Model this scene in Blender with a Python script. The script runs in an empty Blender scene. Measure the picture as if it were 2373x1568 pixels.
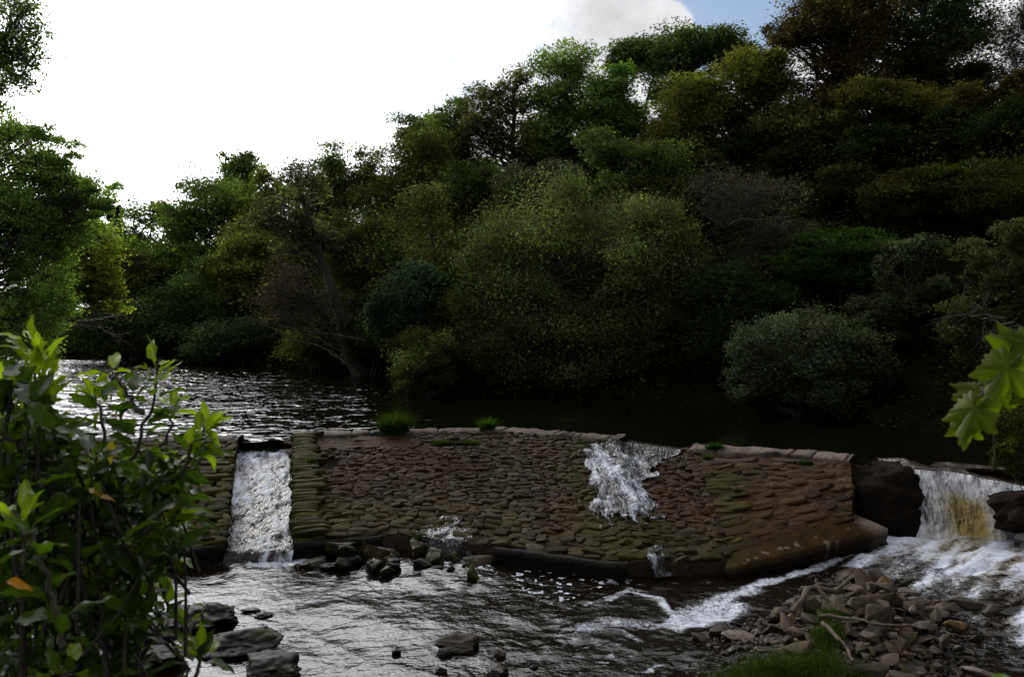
import bpy, bmesh, math
import numpy as np
from mathutils import Vector

C = bpy.context.scene.collection
SC = bpy.context.scene
R_ = np.random.default_rng

# ------------------------------------------------------------------ survey of the place
F, CX, CY = 1975.0, 1186.5, 784.0
PITCH = math.atan(64 / F)
EYE = np.array([0, 0, 3.5])
LOW = -1.7            # level of the lower pool; the upper river is z = 0


def ray(px, py):
    a, b = (px - CX) / F, -(py - CY) / F
    return np.array([a, math.cos(PITCH) + b * math.sin(PITCH), -math.sin(PITCH) + b * math.cos(PITCH)])


def onz(px, py, z):
    d = ray(px, py)
    return EYE + d * ((z - EYE[2]) / d[2])


def aty(px, py, Y):
    d = ray(px, py)
    return EYE + d * (Y / d[1])


# ------------------------------------------------------------------ noise
def _hash(ix, iy, iz, seed):
    h = (ix.astype(np.uint32) * np.uint32(374761393) + iy.astype(np.uint32) * np.uint32(668265263)
         + iz.astype(np.uint32) * np.uint32(2147483647 - 12345) + np.uint32((seed * 974634777) & 0xffffffff))
    h = (h ^ (h >> np.uint32(13))) * np.uint32(1274126177)
    h = (h ^ (h >> np.uint32(15))) * np.uint32(2246822519)
    h = h ^ (h >> np.uint32(16))
    return h.astype(np.float64) / 4294967295.0 * 2 - 1


def noise(P, seed=0):
    P = np.asarray(P, float)
    i = np.floor(P).astype(np.int64)
    f = P - i
    u = f * f * (3 - 2 * f)
    r = 0
    for dx in (0, 1):
        for dy in (0, 1):
            for dz in (0, 1):
                w = (u[..., 0] if dx else 1 - u[..., 0]) * (u[..., 1] if dy else 1 - u[..., 1]) * (u[..., 2] if dz else 1 - u[..., 2])
                r = r + w * _hash(i[..., 0] + dx, i[..., 1] + dy, i[..., 2] + dz, seed)
    return r


def fbm(P, oct=4, seed=0, gain=0.5):
    P = np.asarray(P, float)
    r, a, s = 0, 1.0, 0
    for k in range(oct):
        r = r + a * noise(P * (2.03 ** k) + 17.3 * k, seed + k)
        s += a
        a *= gain
    return r / s


def sstep(a, b, x):
    t = np.clip((np.asarray(x, float) - a) / (b - a), 0, 1)
    return t * t * (3 - 2 * t)


def p3(x, y, z=0.0):
    x, y = np.broadcast_arrays(np.asarray(x, float), np.asarray(y, float))
    return np.stack([x, y, np.zeros_like(x) + z], -1)


# ------------------------------------------------------------------ mesh helpers
def raw_mesh(name, V, polys_flat, n_per, col=None, smooth=False, nrm=None):
    me = bpy.data.meshes.new(name)
    nf = len(polys_flat) // n_per
    me.vertices.add(len(V))
    me.vertices.foreach_set('co', np.ascontiguousarray(V, np.float32).ravel())
    me.loops.add(nf * n_per)
    me.loops.foreach_set('vertex_index', np.ascontiguousarray(polys_flat, np.int32).ravel())
    me.polygons.add(nf)
    me.polygons.foreach_set('loop_start', np.arange(0, nf * n_per, n_per, dtype=np.int32))
    if col is not None:
        c = np.ones((len(V), 4), np.float32)
        c[:, :3] = col[:, :3]
        if col.shape[1] > 3:
            c[:, 3] = col[:, 3]
        at = me.color_attributes.new('tint', 'FLOAT_COLOR', 'POINT')
        at.data.foreach_set('color', c.ravel())
    if nrm is not None:
        an = me.attributes.new('crown_normal', 'FLOAT_VECTOR', 'POINT')
        an.data.foreach_set('vector', np.ascontiguousarray(nrm, np.float32).ravel())
    me.update(calc_edges=True)
    if smooth:
        me.polygons.foreach_set('use_smooth', np.ones(nf, bool))
    return me


class Acc:
    """collects quads (or tris) from many pieces of ONE part"""

    def __init__(self, n=4):
        self.V, self.F, self.Cc, self.k, self.n = [], [], [], 0, n

    def add(self, V, Fa, col=(1, 1, 1)):
        V = np.asarray(V, float)
        col = np.asarray(col, float)
        if col.ndim == 1:
            col = np.broadcast_to(col, (len(V), len(col)))
        self.V.append(V)
        self.F.append(np.asarray(Fa, np.int64).reshape(-1) + self.k)
        self.Cc.append(col)
        self.k += len(V)

    def mesh(self, name, smooth=False):
        return raw_mesh(name, np.concatenate(self.V), np.concatenate(self.F), self.n, np.concatenate(self.Cc), smooth)


def link(name, me, mat, parent=None, loc=None, **props):
    o = bpy.data.objects.new(name, me)
    C.objects.link(o)
    if me is not None and mat is not None and not me.materials:
        me.materials.append(mat)
    if parent is not None:
        o.parent = parent
    if loc is not None:
        o.location = loc
    for k, v in props.items():
        o[k] = v
    return o


def thing(name, label, cat, group=None, loc=(0, 0, 0)):
    o = bpy.data.objects.new(name, None)
    o.empty_display_size = 0.3
    C.objects.link(o)
    o.location = loc
    o['label'] = label
    o['category'] = cat
    if group:
        o['group'] = group
    return o


def grid_faces(nu, nv):
    i, j = np.meshgrid(np.arange(nu - 1), np.arange(nv - 1), indexing='ij')
    a = i * nv + j
    return np.stack([a, a + nv, a + nv + 1, a + 1], -1).reshape(-1)


def grid_mesh(name, X, Y, Z, col=None, smooth=True):
    V = np.stack([X, Y, Z], -1).reshape(-1, 3)
    if col is not None:
        col = col.reshape(-1, col.shape[-1])
    return raw_mesh(name, V, grid_faces(*X.shape), 4, col, smooth)


def frame_of(d):
    d = d / np.maximum(np.linalg.norm(d, axis=-1, keepdims=True), 1e-9)
    up = np.where(np.abs(d[..., 2:3]) > 0.95, np.array([1.0, 0, 0]), np.array([0, 0, 1.0]))
    s = np.cross(d, up)
    s /= np.maximum(np.linalg.norm(s, axis=-1, keepdims=True), 1e-9)
    return d, s, np.cross(s, d)


def segs(A, B, ra, rb, sides=4):
    """many straight tapered prisms at once"""
    A, B = np.asarray(A, float), np.asarray(B, float)
    n = len(A)
    ra = np.broadcast_to(ra, (n,))
    rb = np.broadcast_to(rb, (n,))
    d, s, t = frame_of(B - A)
    th = np.linspace(0, 2 * np.pi, sides, endpoint=False)
    ring = np.cos(th)[None, :, None] * s[:, None] + np.sin(th)[None, :, None] * t[:, None]
    Va = A[:, None] + ring * ra[:, None, None]
    Vb = B[:, None] + ring * rb[:, None, None]
    V = np.concatenate([Va, Vb], 1).reshape(-1, 3)
    k = np.arange(sides)
    f = np.stack([k, (k + 1) % sides, (k + 1) % sides + sides, k + sides], -1)
    Fa = (f[None] + (np.arange(n) * 2 * sides)[:, None, None]).reshape(-1)
    return V, Fa


def tube(P, Rr, sides=8):
    P = np.asarray(P, float)
    Rr = np.broadcast_to(Rr, (len(P),))
    D = np.gradient(P, axis=0)
    d, s, t = frame_of(D)
    for i in range(1, len(P)):      # keep the frame from spinning
        s[i] = s[i - 1] - d[i] * np.dot(s[i - 1], d[i])
        s[i] /= max(np.linalg.norm(s[i]), 1e-9)
        t[i] = np.cross(s[i], d[i])
    th = np.linspace(0, 2 * np.pi, sides, endpoint=False)
    V = P[:, None] + (np.cos(th)[None, :, None] * s[:, None] + np.sin(th)[None, :, None] * t[:, None]) * Rr[:, None, None]
    i, j = np.meshgrid(np.arange(len(P) - 1), np.arange(sides), indexing='ij')
    a = i * sides + j
    b = i * sides + (j + 1) % sides
    return V.reshape(-1, 3), np.stack([a, b, b + sides, a + sides], -1).reshape(-1)


def bez(a, b, c, n):
    t = np.linspace(0, 1, n)[:, None]
    return (1 - t) ** 2 * a + 2 * t * (1 - t) * b + t * t * c


def unit(rng, n):
    v = rng.normal(size=(n, 3))
    return v / np.linalg.norm(v, axis=1, keepdims=True)


# ------------------------------------------------------------------ materials
def nodes(name):
    m = bpy.data.materials.new(name)
    m.use_nodes = True
    nt = m.node_tree
    nt.nodes.clear()
    return m, nt, nt.nodes, nt.links


def nd(nt, typ, **kw):
    n = nt.nodes.new(typ)
    ins = kw.pop('ins', {})
    for k, v in kw.items():
        setattr(n, k, v)
    for k, v in ins.items():
        n.inputs[k].default_value = v
    return n


def mathn(nt, op, a, b=None, clamp=False):
    n = nt.nodes.new('ShaderNodeMath')
    n.operation = op
    n.use_clamp = clamp
    for i, v in enumerate((a, b)):
        if v is None:
            continue
        if isinstance(v, (int, float)):
            n.inputs[i].default_value = v
        else:
            nt.links.new(v, n.inputs[i])
    return n.outputs[0]


def mulcol(nt, col, fac):
    n = nt.nodes.new('ShaderNodeVectorMath')
    n.operation = 'SCALE'
    nt.links.new(col, n.inputs[0])
    if isinstance(fac, (int, float)):
        n.inputs['Scale'].default_value = fac
    else:
        nt.links.new(fac, n.inputs['Scale'])
    return n.outputs[0]


def maprange(nt, v, a, b, c, d, smooth=False):
    n = nt.nodes.new('ShaderNodeMapRange')
    n.interpolation_type = 'SMOOTHSTEP' if smooth else 'LINEAR'
    nt.links.new(v, n.inputs[0])
    for i, x in enumerate((a, b, c, d)):
        n.inputs[i + 1].default_value = x
    return n.outputs[0]


def noise_tex(nt, scale, detail=4, rough=0.55, vec=None, dist=0.0):
    n = nd(nt, 'ShaderNodeTexNoise', ins={'Scale': scale, 'Detail': detail, 'Roughness': rough, 'Distortion': dist})
    if vec is not None:
        nt.links.new(vec, n.inputs['Vector'])
    return n.outputs['Fac']


def leaf_mat(name, trans=0.35, gloss=0.0, rough=0.35, gain=1.0, soft=0.0):
    m, nt, N, L = nodes(name)
    at = nd(nt, 'ShaderNodeVertexColor', layer_name='tint')
    col = mulcol(nt, at.outputs['Color'], gain)
    df = nd(nt, 'ShaderNodeBsdfDiffuse')
    tr = nd(nt, 'ShaderNodeBsdfTranslucent')
    L.new(col, df.inputs['Color'])
    mx = nd(nt, 'ShaderNodeVectorMath', operation='MULTIPLY')
    L.new(col, mx.inputs[0])
    mx.inputs[1].default_value = (1.6, 1.8, 0.8)
    L.new(mx.outputs[0], tr.inputs['Color'])
    if soft > 0:
        an = nd(nt, 'ShaderNodeAttribute', attribute_name='crown_normal')
        gn = nd(nt, 'ShaderNodeNewGeometry')
        mn = nd(nt, 'ShaderNodeMix', data_type='VECTOR')
        mn.inputs[0].default_value = soft
        L.new(gn.outputs['Normal'], mn.inputs[4])
        L.new(an.outputs['Vector'], mn.inputs[5])
        nn = nd(nt, 'ShaderNodeVectorMath', operation='NORMALIZE')
        L.new(mn.outputs[1], nn.inputs[0])
        L.new(nn.outputs[0], df.inputs['Normal'])
        L.new(nn.outputs[0], tr.inputs['Normal'])
    ms = nd(nt, 'ShaderNodeMixShader', ins={0: trans})
    L.new(df.outputs[0], ms.inputs[1])
    L.new(tr.outputs[0], ms.inputs[2])
    out = nd(nt, 'ShaderNodeOutputMaterial')
    last = ms.outputs[0]
    if gloss > 0:
        gl = nd(nt, 'ShaderNodeBsdfGlossy', ins={'Roughness': rough, 'Color': (1, 1, 1, 1)})
        fr = nd(nt, 'ShaderNodeFresnel', ins={'IOR': 1.45})
        g2 = nd(nt, 'ShaderNodeMixShader')
        L.new(mathn(nt, 'MULTIPLY', fr.outputs[0], gloss, True), g2.inputs[0])
        L.new(last, g2.inputs[1])
        L.new(gl.outputs[0], g2.inputs[2])
        last = g2.outputs[0]
    L.new(last, out.inputs['Surface'])
    return m


def bark_mat(name, c1, c2, scale=6):
    m, nt, N, L = nodes(name)
    tc = nd(nt, 'ShaderNodeTexCoord')
    mp = nd(nt, 'ShaderNodeMapping', ins={'Scale': (1, 1, 0.25)})
    L.new(tc.outputs['Object'], mp.inputs[0])
    n1 = noise_tex(nt, scale, 5, 0.65, mp.outputs[0])
    rp = nd(nt, 'ShaderNodeMixRGB')
    L.new(maprange(nt, n1, 0.35, 0.65, 0, 1), rp.inputs[0])
    rp.inputs[1].default_value = (*c1, 1)
    rp.inputs[2].default_value = (*c2, 1)
    b = nd(nt, 'ShaderNodeBsdfPrincipled', ins={'Roughness': 0.9})
    L.new(rp.outputs[0], b.inputs['Base Color'])
    bp = nd(nt, 'ShaderNodeBump', ins={'Strength': 0.6, 'Distance': 0.03})
    L.new(n1, bp.inputs['Height'])
    L.new(bp.outputs[0], b.inputs['Normal'])
    o = nd(nt, 'ShaderNodeOutputMaterial')
    L.new(b.outputs[0], o.inputs[0])
    return m


def stone_mat(name, moss=0.0, rough=0.62, use_tint=True, cols=None, bump=0.5, scale=9, wet_z=None, mosscol=(0.018, 0.018, 0.003), spec=0.12):
    """tinted, blotched stone; moss gathers on faces turned upward; wet and dark near the water line"""
    m, nt, N, L = nodes(name)
    tc = nd(nt, 'ShaderNodeTexCoord')
    gm = nd(nt, 'ShaderNodeNewGeometry')
    pos = gm.outputs['Position']
    n1 = noise_tex(nt, scale, 8, 0.62, pos)
    n2 = noise_tex(nt, scale * 0.3, 3, 0.5, pos)
    n3 = noise_tex(nt, scale * 6, 3, 0.6, pos)
    if use_tint:
        col = nd(nt, 'ShaderNodeVertexColor', layer_name='tint').outputs['Color']
    else:
        oi = nd(nt, 'ShaderNodeObjectInfo')
        cr = nd(nt, 'ShaderNodeValToRGB')
        e = cr.color_ramp.elements
        for k, (p, c) in enumerate(cols):
            if k < 2:
                e[k].position, e[k].color = p, (*c, 1)
            else:
                x = e.new(p)
                x.color = (*c, 1)
        L.new(oi.outputs['Random'], cr.inputs[0])
        col = cr.outputs['Color']
    f = mathn(nt, 'ADD', maprange(nt, n1, 0.3, 0.7, 0.45, 1.45), maprange(nt, n3, 0.3, 0.7, -0.22, 0.22))
    col = mulcol(nt, col, f)
    if moss > 0:
        sx = nd(nt, 'ShaderNodeSeparateXYZ')
        L.new(gm.outputs['Normal'], sx.inputs[0])
        mk = mathn(nt, 'MULTIPLY', maprange(nt, sx.outputs[2], 0.1, 0.8, 0, 1, True), maprange(nt, n2, 0.6 - moss * 0.35, 0.7 - moss * 0.3, 0, 1, True), True)
        mr = nd(nt, 'ShaderNodeMixRGB')
        L.new(mk, mr.inputs[0])
        L.new(col, mr.inputs[1])
        mc = nd(nt, 'ShaderNodeRGB')
        mc.outputs[0].default_value = (*mosscol, 1)
        L.new(mulcol(nt, mc.outputs[0], maprange(nt, n3, 0.3, 0.7, 0.6, 1.5)), mr.inputs[2])
        col = mr.outputs[0]
    b = nd(nt, 'ShaderNodeBsdfPrincipled', ins={'Roughness': rough, 'Specular IOR Level': spec})
    rg = maprange(nt, n1, 0.3, 0.7, rough - 0.15, rough + 0.2)
    if wet_z is not None:
        sz = nd(nt, 'ShaderNodeSeparateXYZ')
        L.new(pos, sz.inputs[0])
        zz = mathn(nt, 'ADD', sz.outputs[2], mathn(nt, 'MULTIPLY', n2, 0.12))
        w = maprange(nt, zz, wet_z, wet_z + 0.14, 0.3, 1, True)
        col = mulcol(nt, col, w)
        rg = mathn(nt, 'MULTIPLY', rg, maprange(nt, zz, wet_z, wet_z + 0.14, 0.35, 1, True))
    L.new(rg, b.inputs['Roughness'])
    L.new(col, b.inputs['Base Color'])
    bp = nd(nt, 'ShaderNodeBump', ins={'Strength': bump, 'Distance': 0.02})
    L.new(mathn(nt, 'ADD', n1, mathn(nt, 'MULTIPLY', n3, 0.35)), bp.inputs['Height'])
    L.new(bp.outputs[0], b.inputs['Normal'])
    o = nd(nt, 'ShaderNodeOutputMaterial')
    L.new(b.outputs[0], o.inputs[0])
    return m


def water_mat(name, base=(0.004, 0.003, 0.002), scales=((2.2, 0.05), (9, 0.012)), stretch=(1, 1, 1), foam=False, film=False,
              foamcol=(0.55, 0.59, 0.67), foam_scale=14, rough=0.04, brown=None, calm=None, det=3):
    """tint.r = foam amount, tint.g = brown peat tint, alpha = coverage of a thin film"""
    m, nt, N, L = nodes(name)
    gm = nd(nt, 'ShaderNodeNewGeometry')
    mp = nd(nt, 'ShaderNodeMapping', ins={'Scale': stretch})
    L.new(gm.outputs['Position'], mp.inputs[0])
    prev = None
    for sc_, dist in scales:
        bp = nd(nt, 'ShaderNodeBump', ins={'Strength': 1.0, 'Distance': dist})
        L.new(noise_tex(nt, sc_, det, 0.55, mp.outputs[0], 0.4), bp.inputs['Height'])
        if calm:
            sxyz = nd(nt, 'ShaderNodeSeparateXYZ')
            L.new(gm.outputs['Position'], sxyz.inputs[0])
            L.new(mathn(nt, 'MULTIPLY', maprange(nt, sxyz.outputs[0], calm[0], calm[1], 1.0, calm[2], True), maprange(nt, noise_tex(nt, 0.16, 3, 0.5, gm.outputs['Position']), 0.30, 0.55, 0.65, 1.15, True)), bp.inputs['Strength'])
        if prev is not None:
            L.new(prev, bp.inputs['Normal'])
        prev = bp.outputs[0]
    b = nd(nt, 'ShaderNodeBsdfPrincipled', ins={'Base Color': (*base, 1), 'Roughness': rough, 'IOR': 1.33})
    L.new(prev, b.inputs['Normal'])
    last = b.outputs[0]
    if foam:
        at = nd(nt, 'ShaderNodeVertexColor', layer_name='tint')
        sp = nd(nt, 'ShaderNodeSeparateColor')
        L.new(at.outputs['Color'], sp.inputs[0])
        fn = noise_tex(nt, foam_scale, 6, 0.68, mp.outputs[0], 1.2)
        f2 = noise_tex(nt, foam_scale * 3.5, 3, 0.6, mp.outputs[0], 0.5)
        h = mathn(nt, 'ADD', mathn(nt, 'MULTIPLY', mathn(nt, 'SUBTRACT', fn, 0.5), 1.5), mathn(nt, 'MULTIPLY', mathn(nt, 'SUBTRACT', f2, 0.5), 0.7))
        a = mathn(nt, 'ADD', sp.outputs[0], mathn(nt, 'MULTIPLY', h, 1.0))
        fac = maprange(nt, a, 0.36, 1.0, 0, 1, True)
        fb = nd(nt, 'ShaderNodeBsdfPrincipled', ins={'Roughness': 0.6, 'Specular IOR Level': 0.3})
        mc = nd(nt, 'ShaderNodeMixRGB')
        L.new(sp.outputs[1], mc.inputs[0])
        mc.inputs[1].default_value = (*foamcol, 1)
        mc.inputs[2].default_value = (*(brown or (0.28, 0.2, 0.07)), 1)
        L.new(mulcol(nt, mc.outputs[0], maprange(nt, a, 0.4, 1.3, 0.5, 1.05)), fb.inputs['Base Color'])
        b2 = nd(nt, 'ShaderNodeBump', ins={'Strength': 0.7, 'Distance': 0.015})
        L.new(a, b2.inputs['Height'])
        L.new(b2.outputs[0], fb.inputs['Normal'])
        mx = nd(nt, 'ShaderNodeMixShader')
        L.new(fac, mx.inputs[0])
        L.new(last, mx.inputs[1])
        L.new(fb.outputs[0], mx.inputs[2])
        last = mx.outputs[0]
        if film:
            tp = nd(nt, 'ShaderNodeBsdfTransparent')
            cov = maprange(nt, mathn(nt, 'ADD', at.outputs['Alpha'], mathn(nt, 'MULTIPLY', h, 0.8)), 0.35, 0.6, 0, 1, True)
            m2 = nd(nt, 'ShaderNodeMixShader')
            L.new(cov, m2.inputs[0])
            L.new(tp.outputs[0], m2.inputs[1])
            L.new(last, m2.inputs[2])
            last = m2.outputs[0]
    o = nd(nt, 'ShaderNodeOutputMaterial')
    L.new(last, o.inputs[0])
    return m


M = {}
M['leaf'] = leaf_mat('foliage', 0.48)
M['near_crown'] = leaf_mat('near_crown_foliage', 0.58, soft=0.5)
M['crown'] = leaf_mat('crown_foliage', 0.50, soft=0.84)
M['leaf_gloss'] = leaf_mat('glossy_foliage', 0.38, 0.035, 0.32)
M['leaf_thin'] = leaf_mat('thin_foliage', 0.55, 0.15, 0.4)
M['grass'] = leaf_mat('grass', 0.4, 0.0, 0.5, 0.6)
M['bark'] = bark_mat('bark', (0.018, 0.016, 0.011), (0.05, 0.045, 0.03))
M['twig'] = bark_mat('twig_bark', (0.012, 0.010, 0.006), (0.035, 0.030, 0.014), 30)
M['wood'] = bark_mat('driftwood', (0.035, 0.024, 0.015), (0.09, 0.065, 0.042), 14)
M['facing'] = stone_mat('weir_stone', 0.0, 0.75, bump=0.9, scale=12, spec=0.08)
M['outcrop_dark'] = stone_mat('dark_outcrop_rock', 0.0, 0.85, bump=1.0, scale=7, spec=0.04)
M['crest'] = stone_mat('weir_crest_concrete', 0.0, 0.8, bump=0.8, scale=7)
M['boulder'] = stone_mat('boulder_stone', 0.22, 0.5, bump=0.8, scale=6, wet_z=LOW + 0.05)
M['outcrop'] = stone_mat('outcrop_rock', 0.4, 0.45, bump=1.0, scale=4)
M['gravel'] = stone_mat('gravel_stone', 0.1, 0.6, use_tint=False, bump=0.6, scale=14, wet_z=LOW + 0.1,
                        cols=[(0.0, (0.026, 0.019, 0.013)), (1.0, (0.085, 0.066, 0.046)), (0.25, (0.052, 0.032, 0.016)), (0.5, (0.030, 0.025, 0.020)), (0.62, (0.065, 0.049, 0.034)), (0.8, (0.040, 0.027, 0.016))])
M['pebble'] = stone_mat('pebble_bed', 0.1, 0.55, bump=0.6, scale=20, wet_z=LOW + 0.08)
M['river'] = water_mat('river_water', base=(0.003, 0.0025, 0.0015), scales=((1.05, 0.22), (3.0, 0.085)), det=1.5, stretch=(0.9, 1.0, 1), rough=0.03, calm=(-9, 1, 0.13))
M['pool'] = water_mat('pool_water', base=(0.005, 0.0035, 0.002), scales=((1.9, 0.030), (6, 0.012), (20, 0.004)), stretch=(1.0, 1.0, 1), foam=True, foam_scale=7, rough=0.05)
M['chute'] = water_mat('chute_water', scales=((7, 0.06), (18, 0.02)), foam=True, foam_scale=7, stretch=(1.5, 0.55, 1), rough=0.22)
M['film'] = water_mat('cascade_water', scales=((7, 0.05), (18, 0.02)), foam=True, film=True, foam_scale=7, stretch=(1.4, 0.6, 1), rough=0.22)
M['fall'] = water_mat('waterfall_water', base=(0.02, 0.013, 0.005), scales=((4, 0.05), (14, 0.02)), foam=True, film=True, foam_scale=6, stretch=(1.7, 1.0, 0.4), rough=0.06, foamcol=(0.74, 0.75, 0.78), brown=(0.42, 0.31, 0.10))


def ground_mat():
    m, nt, N, L = nodes('woodland_floor')
    gm = nd(nt, 'ShaderNodeNewGeometry')
    n1 = noise_tex(nt, 1.3, 8, 0.65, gm.outputs['Position'])
    n2 = noise_tex(nt, 9, 4, 0.6, gm.outputs['Position'])
    cr = nd(nt, 'ShaderNodeValToRGB')
    e = cr.color_ramp.elements
    e[0].position, e[0].color = 0.35, (0.004, 0.005, 0.002, 1)
    e[1].position, e[1].color = 0.7, (0.010, 0.009, 0.004, 1)
    L.new(n1, cr.inputs[0])
    b = nd(nt, 'ShaderNodeBsdfPrincipled', ins={'Roughness': 1.0, 'Specular IOR Level': 0.0})
    L.new(mulcol(nt, cr.outputs[0], maprange(nt, n2, 0.3, 0.7, 0.5, 1.4)), b.inputs['Base Color'])
    bp = nd(nt, 'ShaderNodeBump', ins={'Strength': 1, 'Distance': 0.15})
    L.new(n2, bp.inputs['Height'])
    L.new(bp.outputs[0], b.inputs['Normal'])
    o = nd(nt, 'ShaderNodeOutputMaterial')
    L.new(b.outputs[0], o.inputs[0])
    return m


M['ground'] = ground_mat()

# ------------------------------------------------------------------ terrain
RIVER = np.array([(-12.8, 19), (-11.5, 15), (-9, 10), (-6, 8), (0, 7), (5, 7.5), (9, 6), (14, 0), (18, -25), (26, -25), (20, 0), (16, 8), (13.8, 14), (12.9, 18),
                  (13, 21), (11.8, 25), (8.5, 30), (2, 34.5), (-4.6, 37), (-6.5, 45), (-12, 51), (-22, 59), (-33, 62), (-60, 80), (-75, 74), (-45, 52), (-30, 44), (-20, 32), (-15.5, 25), (-13.8, 20)], float)


def river_sd(x, y):
    """signed distance to the river's edge, positive on land"""
    x, y = np.asarray(x, float), np.asarray(y, float)
    d = np.full(x.shape, 1e9)
    inside = np.zeros(x.shape, bool)
    n = len(RIVER)
    for i in range(n):
        a, b = RIVER[i], RIVER[(i + 1) % n]
        e = b - a
        t = np.clip(((x - a[0]) * e[0] + (y - a[1]) * e[1]) / (e @ e), 0, 1)
        d = np.minimum(d, np.hypot(x - a[0] - t * e[0], y - a[1] - t * e[1]))
        c = ((a[1] > y) != (b[1] > y)) & (x < (b[0] - a[0]) * (y - a[1]) / (b[1] - a[1] + 1e-12) + a[0])
        inside ^= c
    return np.where(inside, -d, d)


def ground_z(x, y):
    x, y = np.asarray(x, float), np.asarray(y, float)
    d = river_sd(x, y) + 0.8 * noise(p3(x * 0.35, y * 0.35), 5) * sstep(0, 3, np.abs(river_sd(x, y)))
    lvl = LOW + (0 - LOW) * sstep(16.5, 19.5, y)
    cy_ = np.interp(x, [-14, -7.2, -0.5, 3, 5, 8.5, 12], [22.4, 22.5, 24.2, 22.6, 21.3, 19.4, 18.6])
    lvl = np.where(d > 0, lvl, LOW + (0 - LOW) * sstep(0.4, 1.2, y - cy_))
    bed = lvl - 0.25 - 0.35 * sstep(0, 1.5, -d)
    u = x / np.maximum(y, 5)
    ridge = np.interp(u, [-0.7, -0.42, -0.25, -0.1, 0.0, 0.25, 0.6, 1.2], [1.6, 2.0, 5.0, 8.5, 10.5, 11.5, 12.0, 12.0])
    far = 0.45 * sstep(0, 0.8, d) + ridge * sstep(0.5, 20, d) ** 0.9
    nearb = 3.6 * sstep(0, 5.5, d)
    k = sstep(13, 19, y)
    k = np.maximum(k, sstep(13.2, 16, x) * sstep(-2, 5, y))
    land = lvl + nearb * (1 - k) + far * k
    z = np.where(d > 0, land - 0.25 * (1 - sstep(0, 0.4, d)), bed)
    return z + np.where(d > 0, 0.25 * fbm(p3(x * 0.25, y * 0.25), 3, 9) * sstep(0, 3, d), 0)


def build_ground():
    xs = np.concatenate([-np.geomspace(4000, 62, 22), np.linspace(-60, 60, 260), np.geomspace(62, 4000, 22)])
    ys = np.concatenate([-np.geomspace(4000, 32, 20), np.linspace(-30, 0, 30), np.linspace(0.4, 40, 150), np.linspace(40.6, 100, 90), np.geomspace(103, 4000, 24)])
    X, Y = np.meshgrid(xs, ys, indexing='ij')
    link('ground', grid_mesh('ground', X, Y, ground_z(X, Y)), M['ground'], kind='structure')


build_ground()

# ------------------------------------------------------------------ weir survey
def pl(pts, z):
    z = z if isinstance(z, (list, tuple)) else [z] * len(pts)
    return np.array([onz(p[0], p[1], zz) for p, zz in zip(pts, z)])


def lerp_pl(P, keys, s):
    return np.stack([np.interp(s, keys, P[:, i]) for i in range(3)], -1)


class Face:
    """sloping apron between a crest line and a toe line; s runs along, t down"""

    def __init__(self, crest, zc, toe, zt):
        cx = np.array([p[0] for p in crest], float)
        tx = np.array([p[0] for p in toe], float)
        self.ck, self.tk = (cx - cx[0]) / (cx[-1] - cx[0]), (tx - tx[0]) / (tx[-1] - tx[0])
        self.C, self.T = pl(crest, zc), pl(toe, zt)

    def at(self, s, t):
        s, t = np.asarray(s, float), np.asarray(t, float)
        a, b = lerp_pl(self.C, self.ck, s), lerp_pl(self.T, self.tk, s)
        P = a + (b - a) * t[..., None]
        P[..., 2] += 0.12 * np.sin(np.pi * np.clip(t, 0, 1))      # slightly bellied
        return P


FL = Face([(-180, 1034), (440, 1022), (553, 1020)], 0.06, [(-180, 1290), (430, 1273), (524, 1258)], -1.35)
FC = Face([(553, 1020), (680, 1012)], -0.06, [(524, 1258), (682, 1257)], -1.35)
FM = Face([(680, 1011), (900, 1003), (1150, 999), (1450, 1019), (1600, 1040)], [0.06, 0.06, 0.06, 0.04, 0.04],
          [(682, 1257), (900, 1240), (1130, 1264), (1420, 1302), (1695, 1290)], [-1.35, -1.3, -1.35, -1.4, -1.36])
FR = Face([(1600, 1040), (1800, 1052), (1972, 1066)], 0.06, [(1695, 1290), (1850, 1236), (1975, 1194)], [-1.36, -1.1, -0.78])
LIP = pl([(2060, 1078), (2120, 1084), (2210, 1088), (2312, 1096), (2480, 1112)], -0.03)


def gap_drop(s):     # the crest is broken between the two cascades' edges
    return -0.26 * sstep(0.80, 0.86, s) * (1 - sstep(0.955, 0.995, s))


def hole(s, t):      # washed-out hollow in the middle apron
    return np.exp(-(((s - 0.085) / 0.035) ** 2 + ((t - 0.36) / 0.07) ** 2))


def stone_batch(acc, Pc, ax, ay, az, sz, col, rng, n=6):
    """rounded, irregular block: subdivided cube pushed toward a superellipsoid"""
    g = np.linspace(-1, 1, n)
    u, v = np.meshgrid(g, g, indexing='ij')
    V, Fs, k = [], [], 0
    for axis in range(3):
        for sg in (-1, 1):
            p = np.stack([np.full_like(u, sg), u * (sg if axis != 1 else sg), v], -1)
            p = np.roll(p, axis, -1).reshape(-1, 3)
            V.append(p)
            Fs.append(grid_faces(n, n) + k)
            k += n * n
    V = np.concatenate(V)
    Fs = np.concatenate(Fs)
    r = (np.abs(V) ** 5).sum(1) ** (1 / 5)
    V = V / r[:, None] * 1.05
    off = rng.uniform(0, 99, 3)
    V = V * (1 + 0.34 * fbm(V * 0.9 + off, 2, 3))[:, None]
    V[:, 0] *= 1 + 0.22 * rng.uniform(-1, 1) * V[:, 1]
    V = V * sz
    W = Pc + V[:, :1] * ax + V[:, 1:2] * ay + V[:, 2:] * az
    acc.add(W, Fs, col)


def rot_frame(ax, az, rng, j=0.08):
    ax = ax + rng.normal(size=3) * j
    az = az + rng.normal(size=3) * j
    ax = ax / np.linalg.norm(ax)
    ay = np.cross(az, ax)
    ay /= np.linalg.norm(ay)
    return ax, ay, np.cross(ax, ay)


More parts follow.
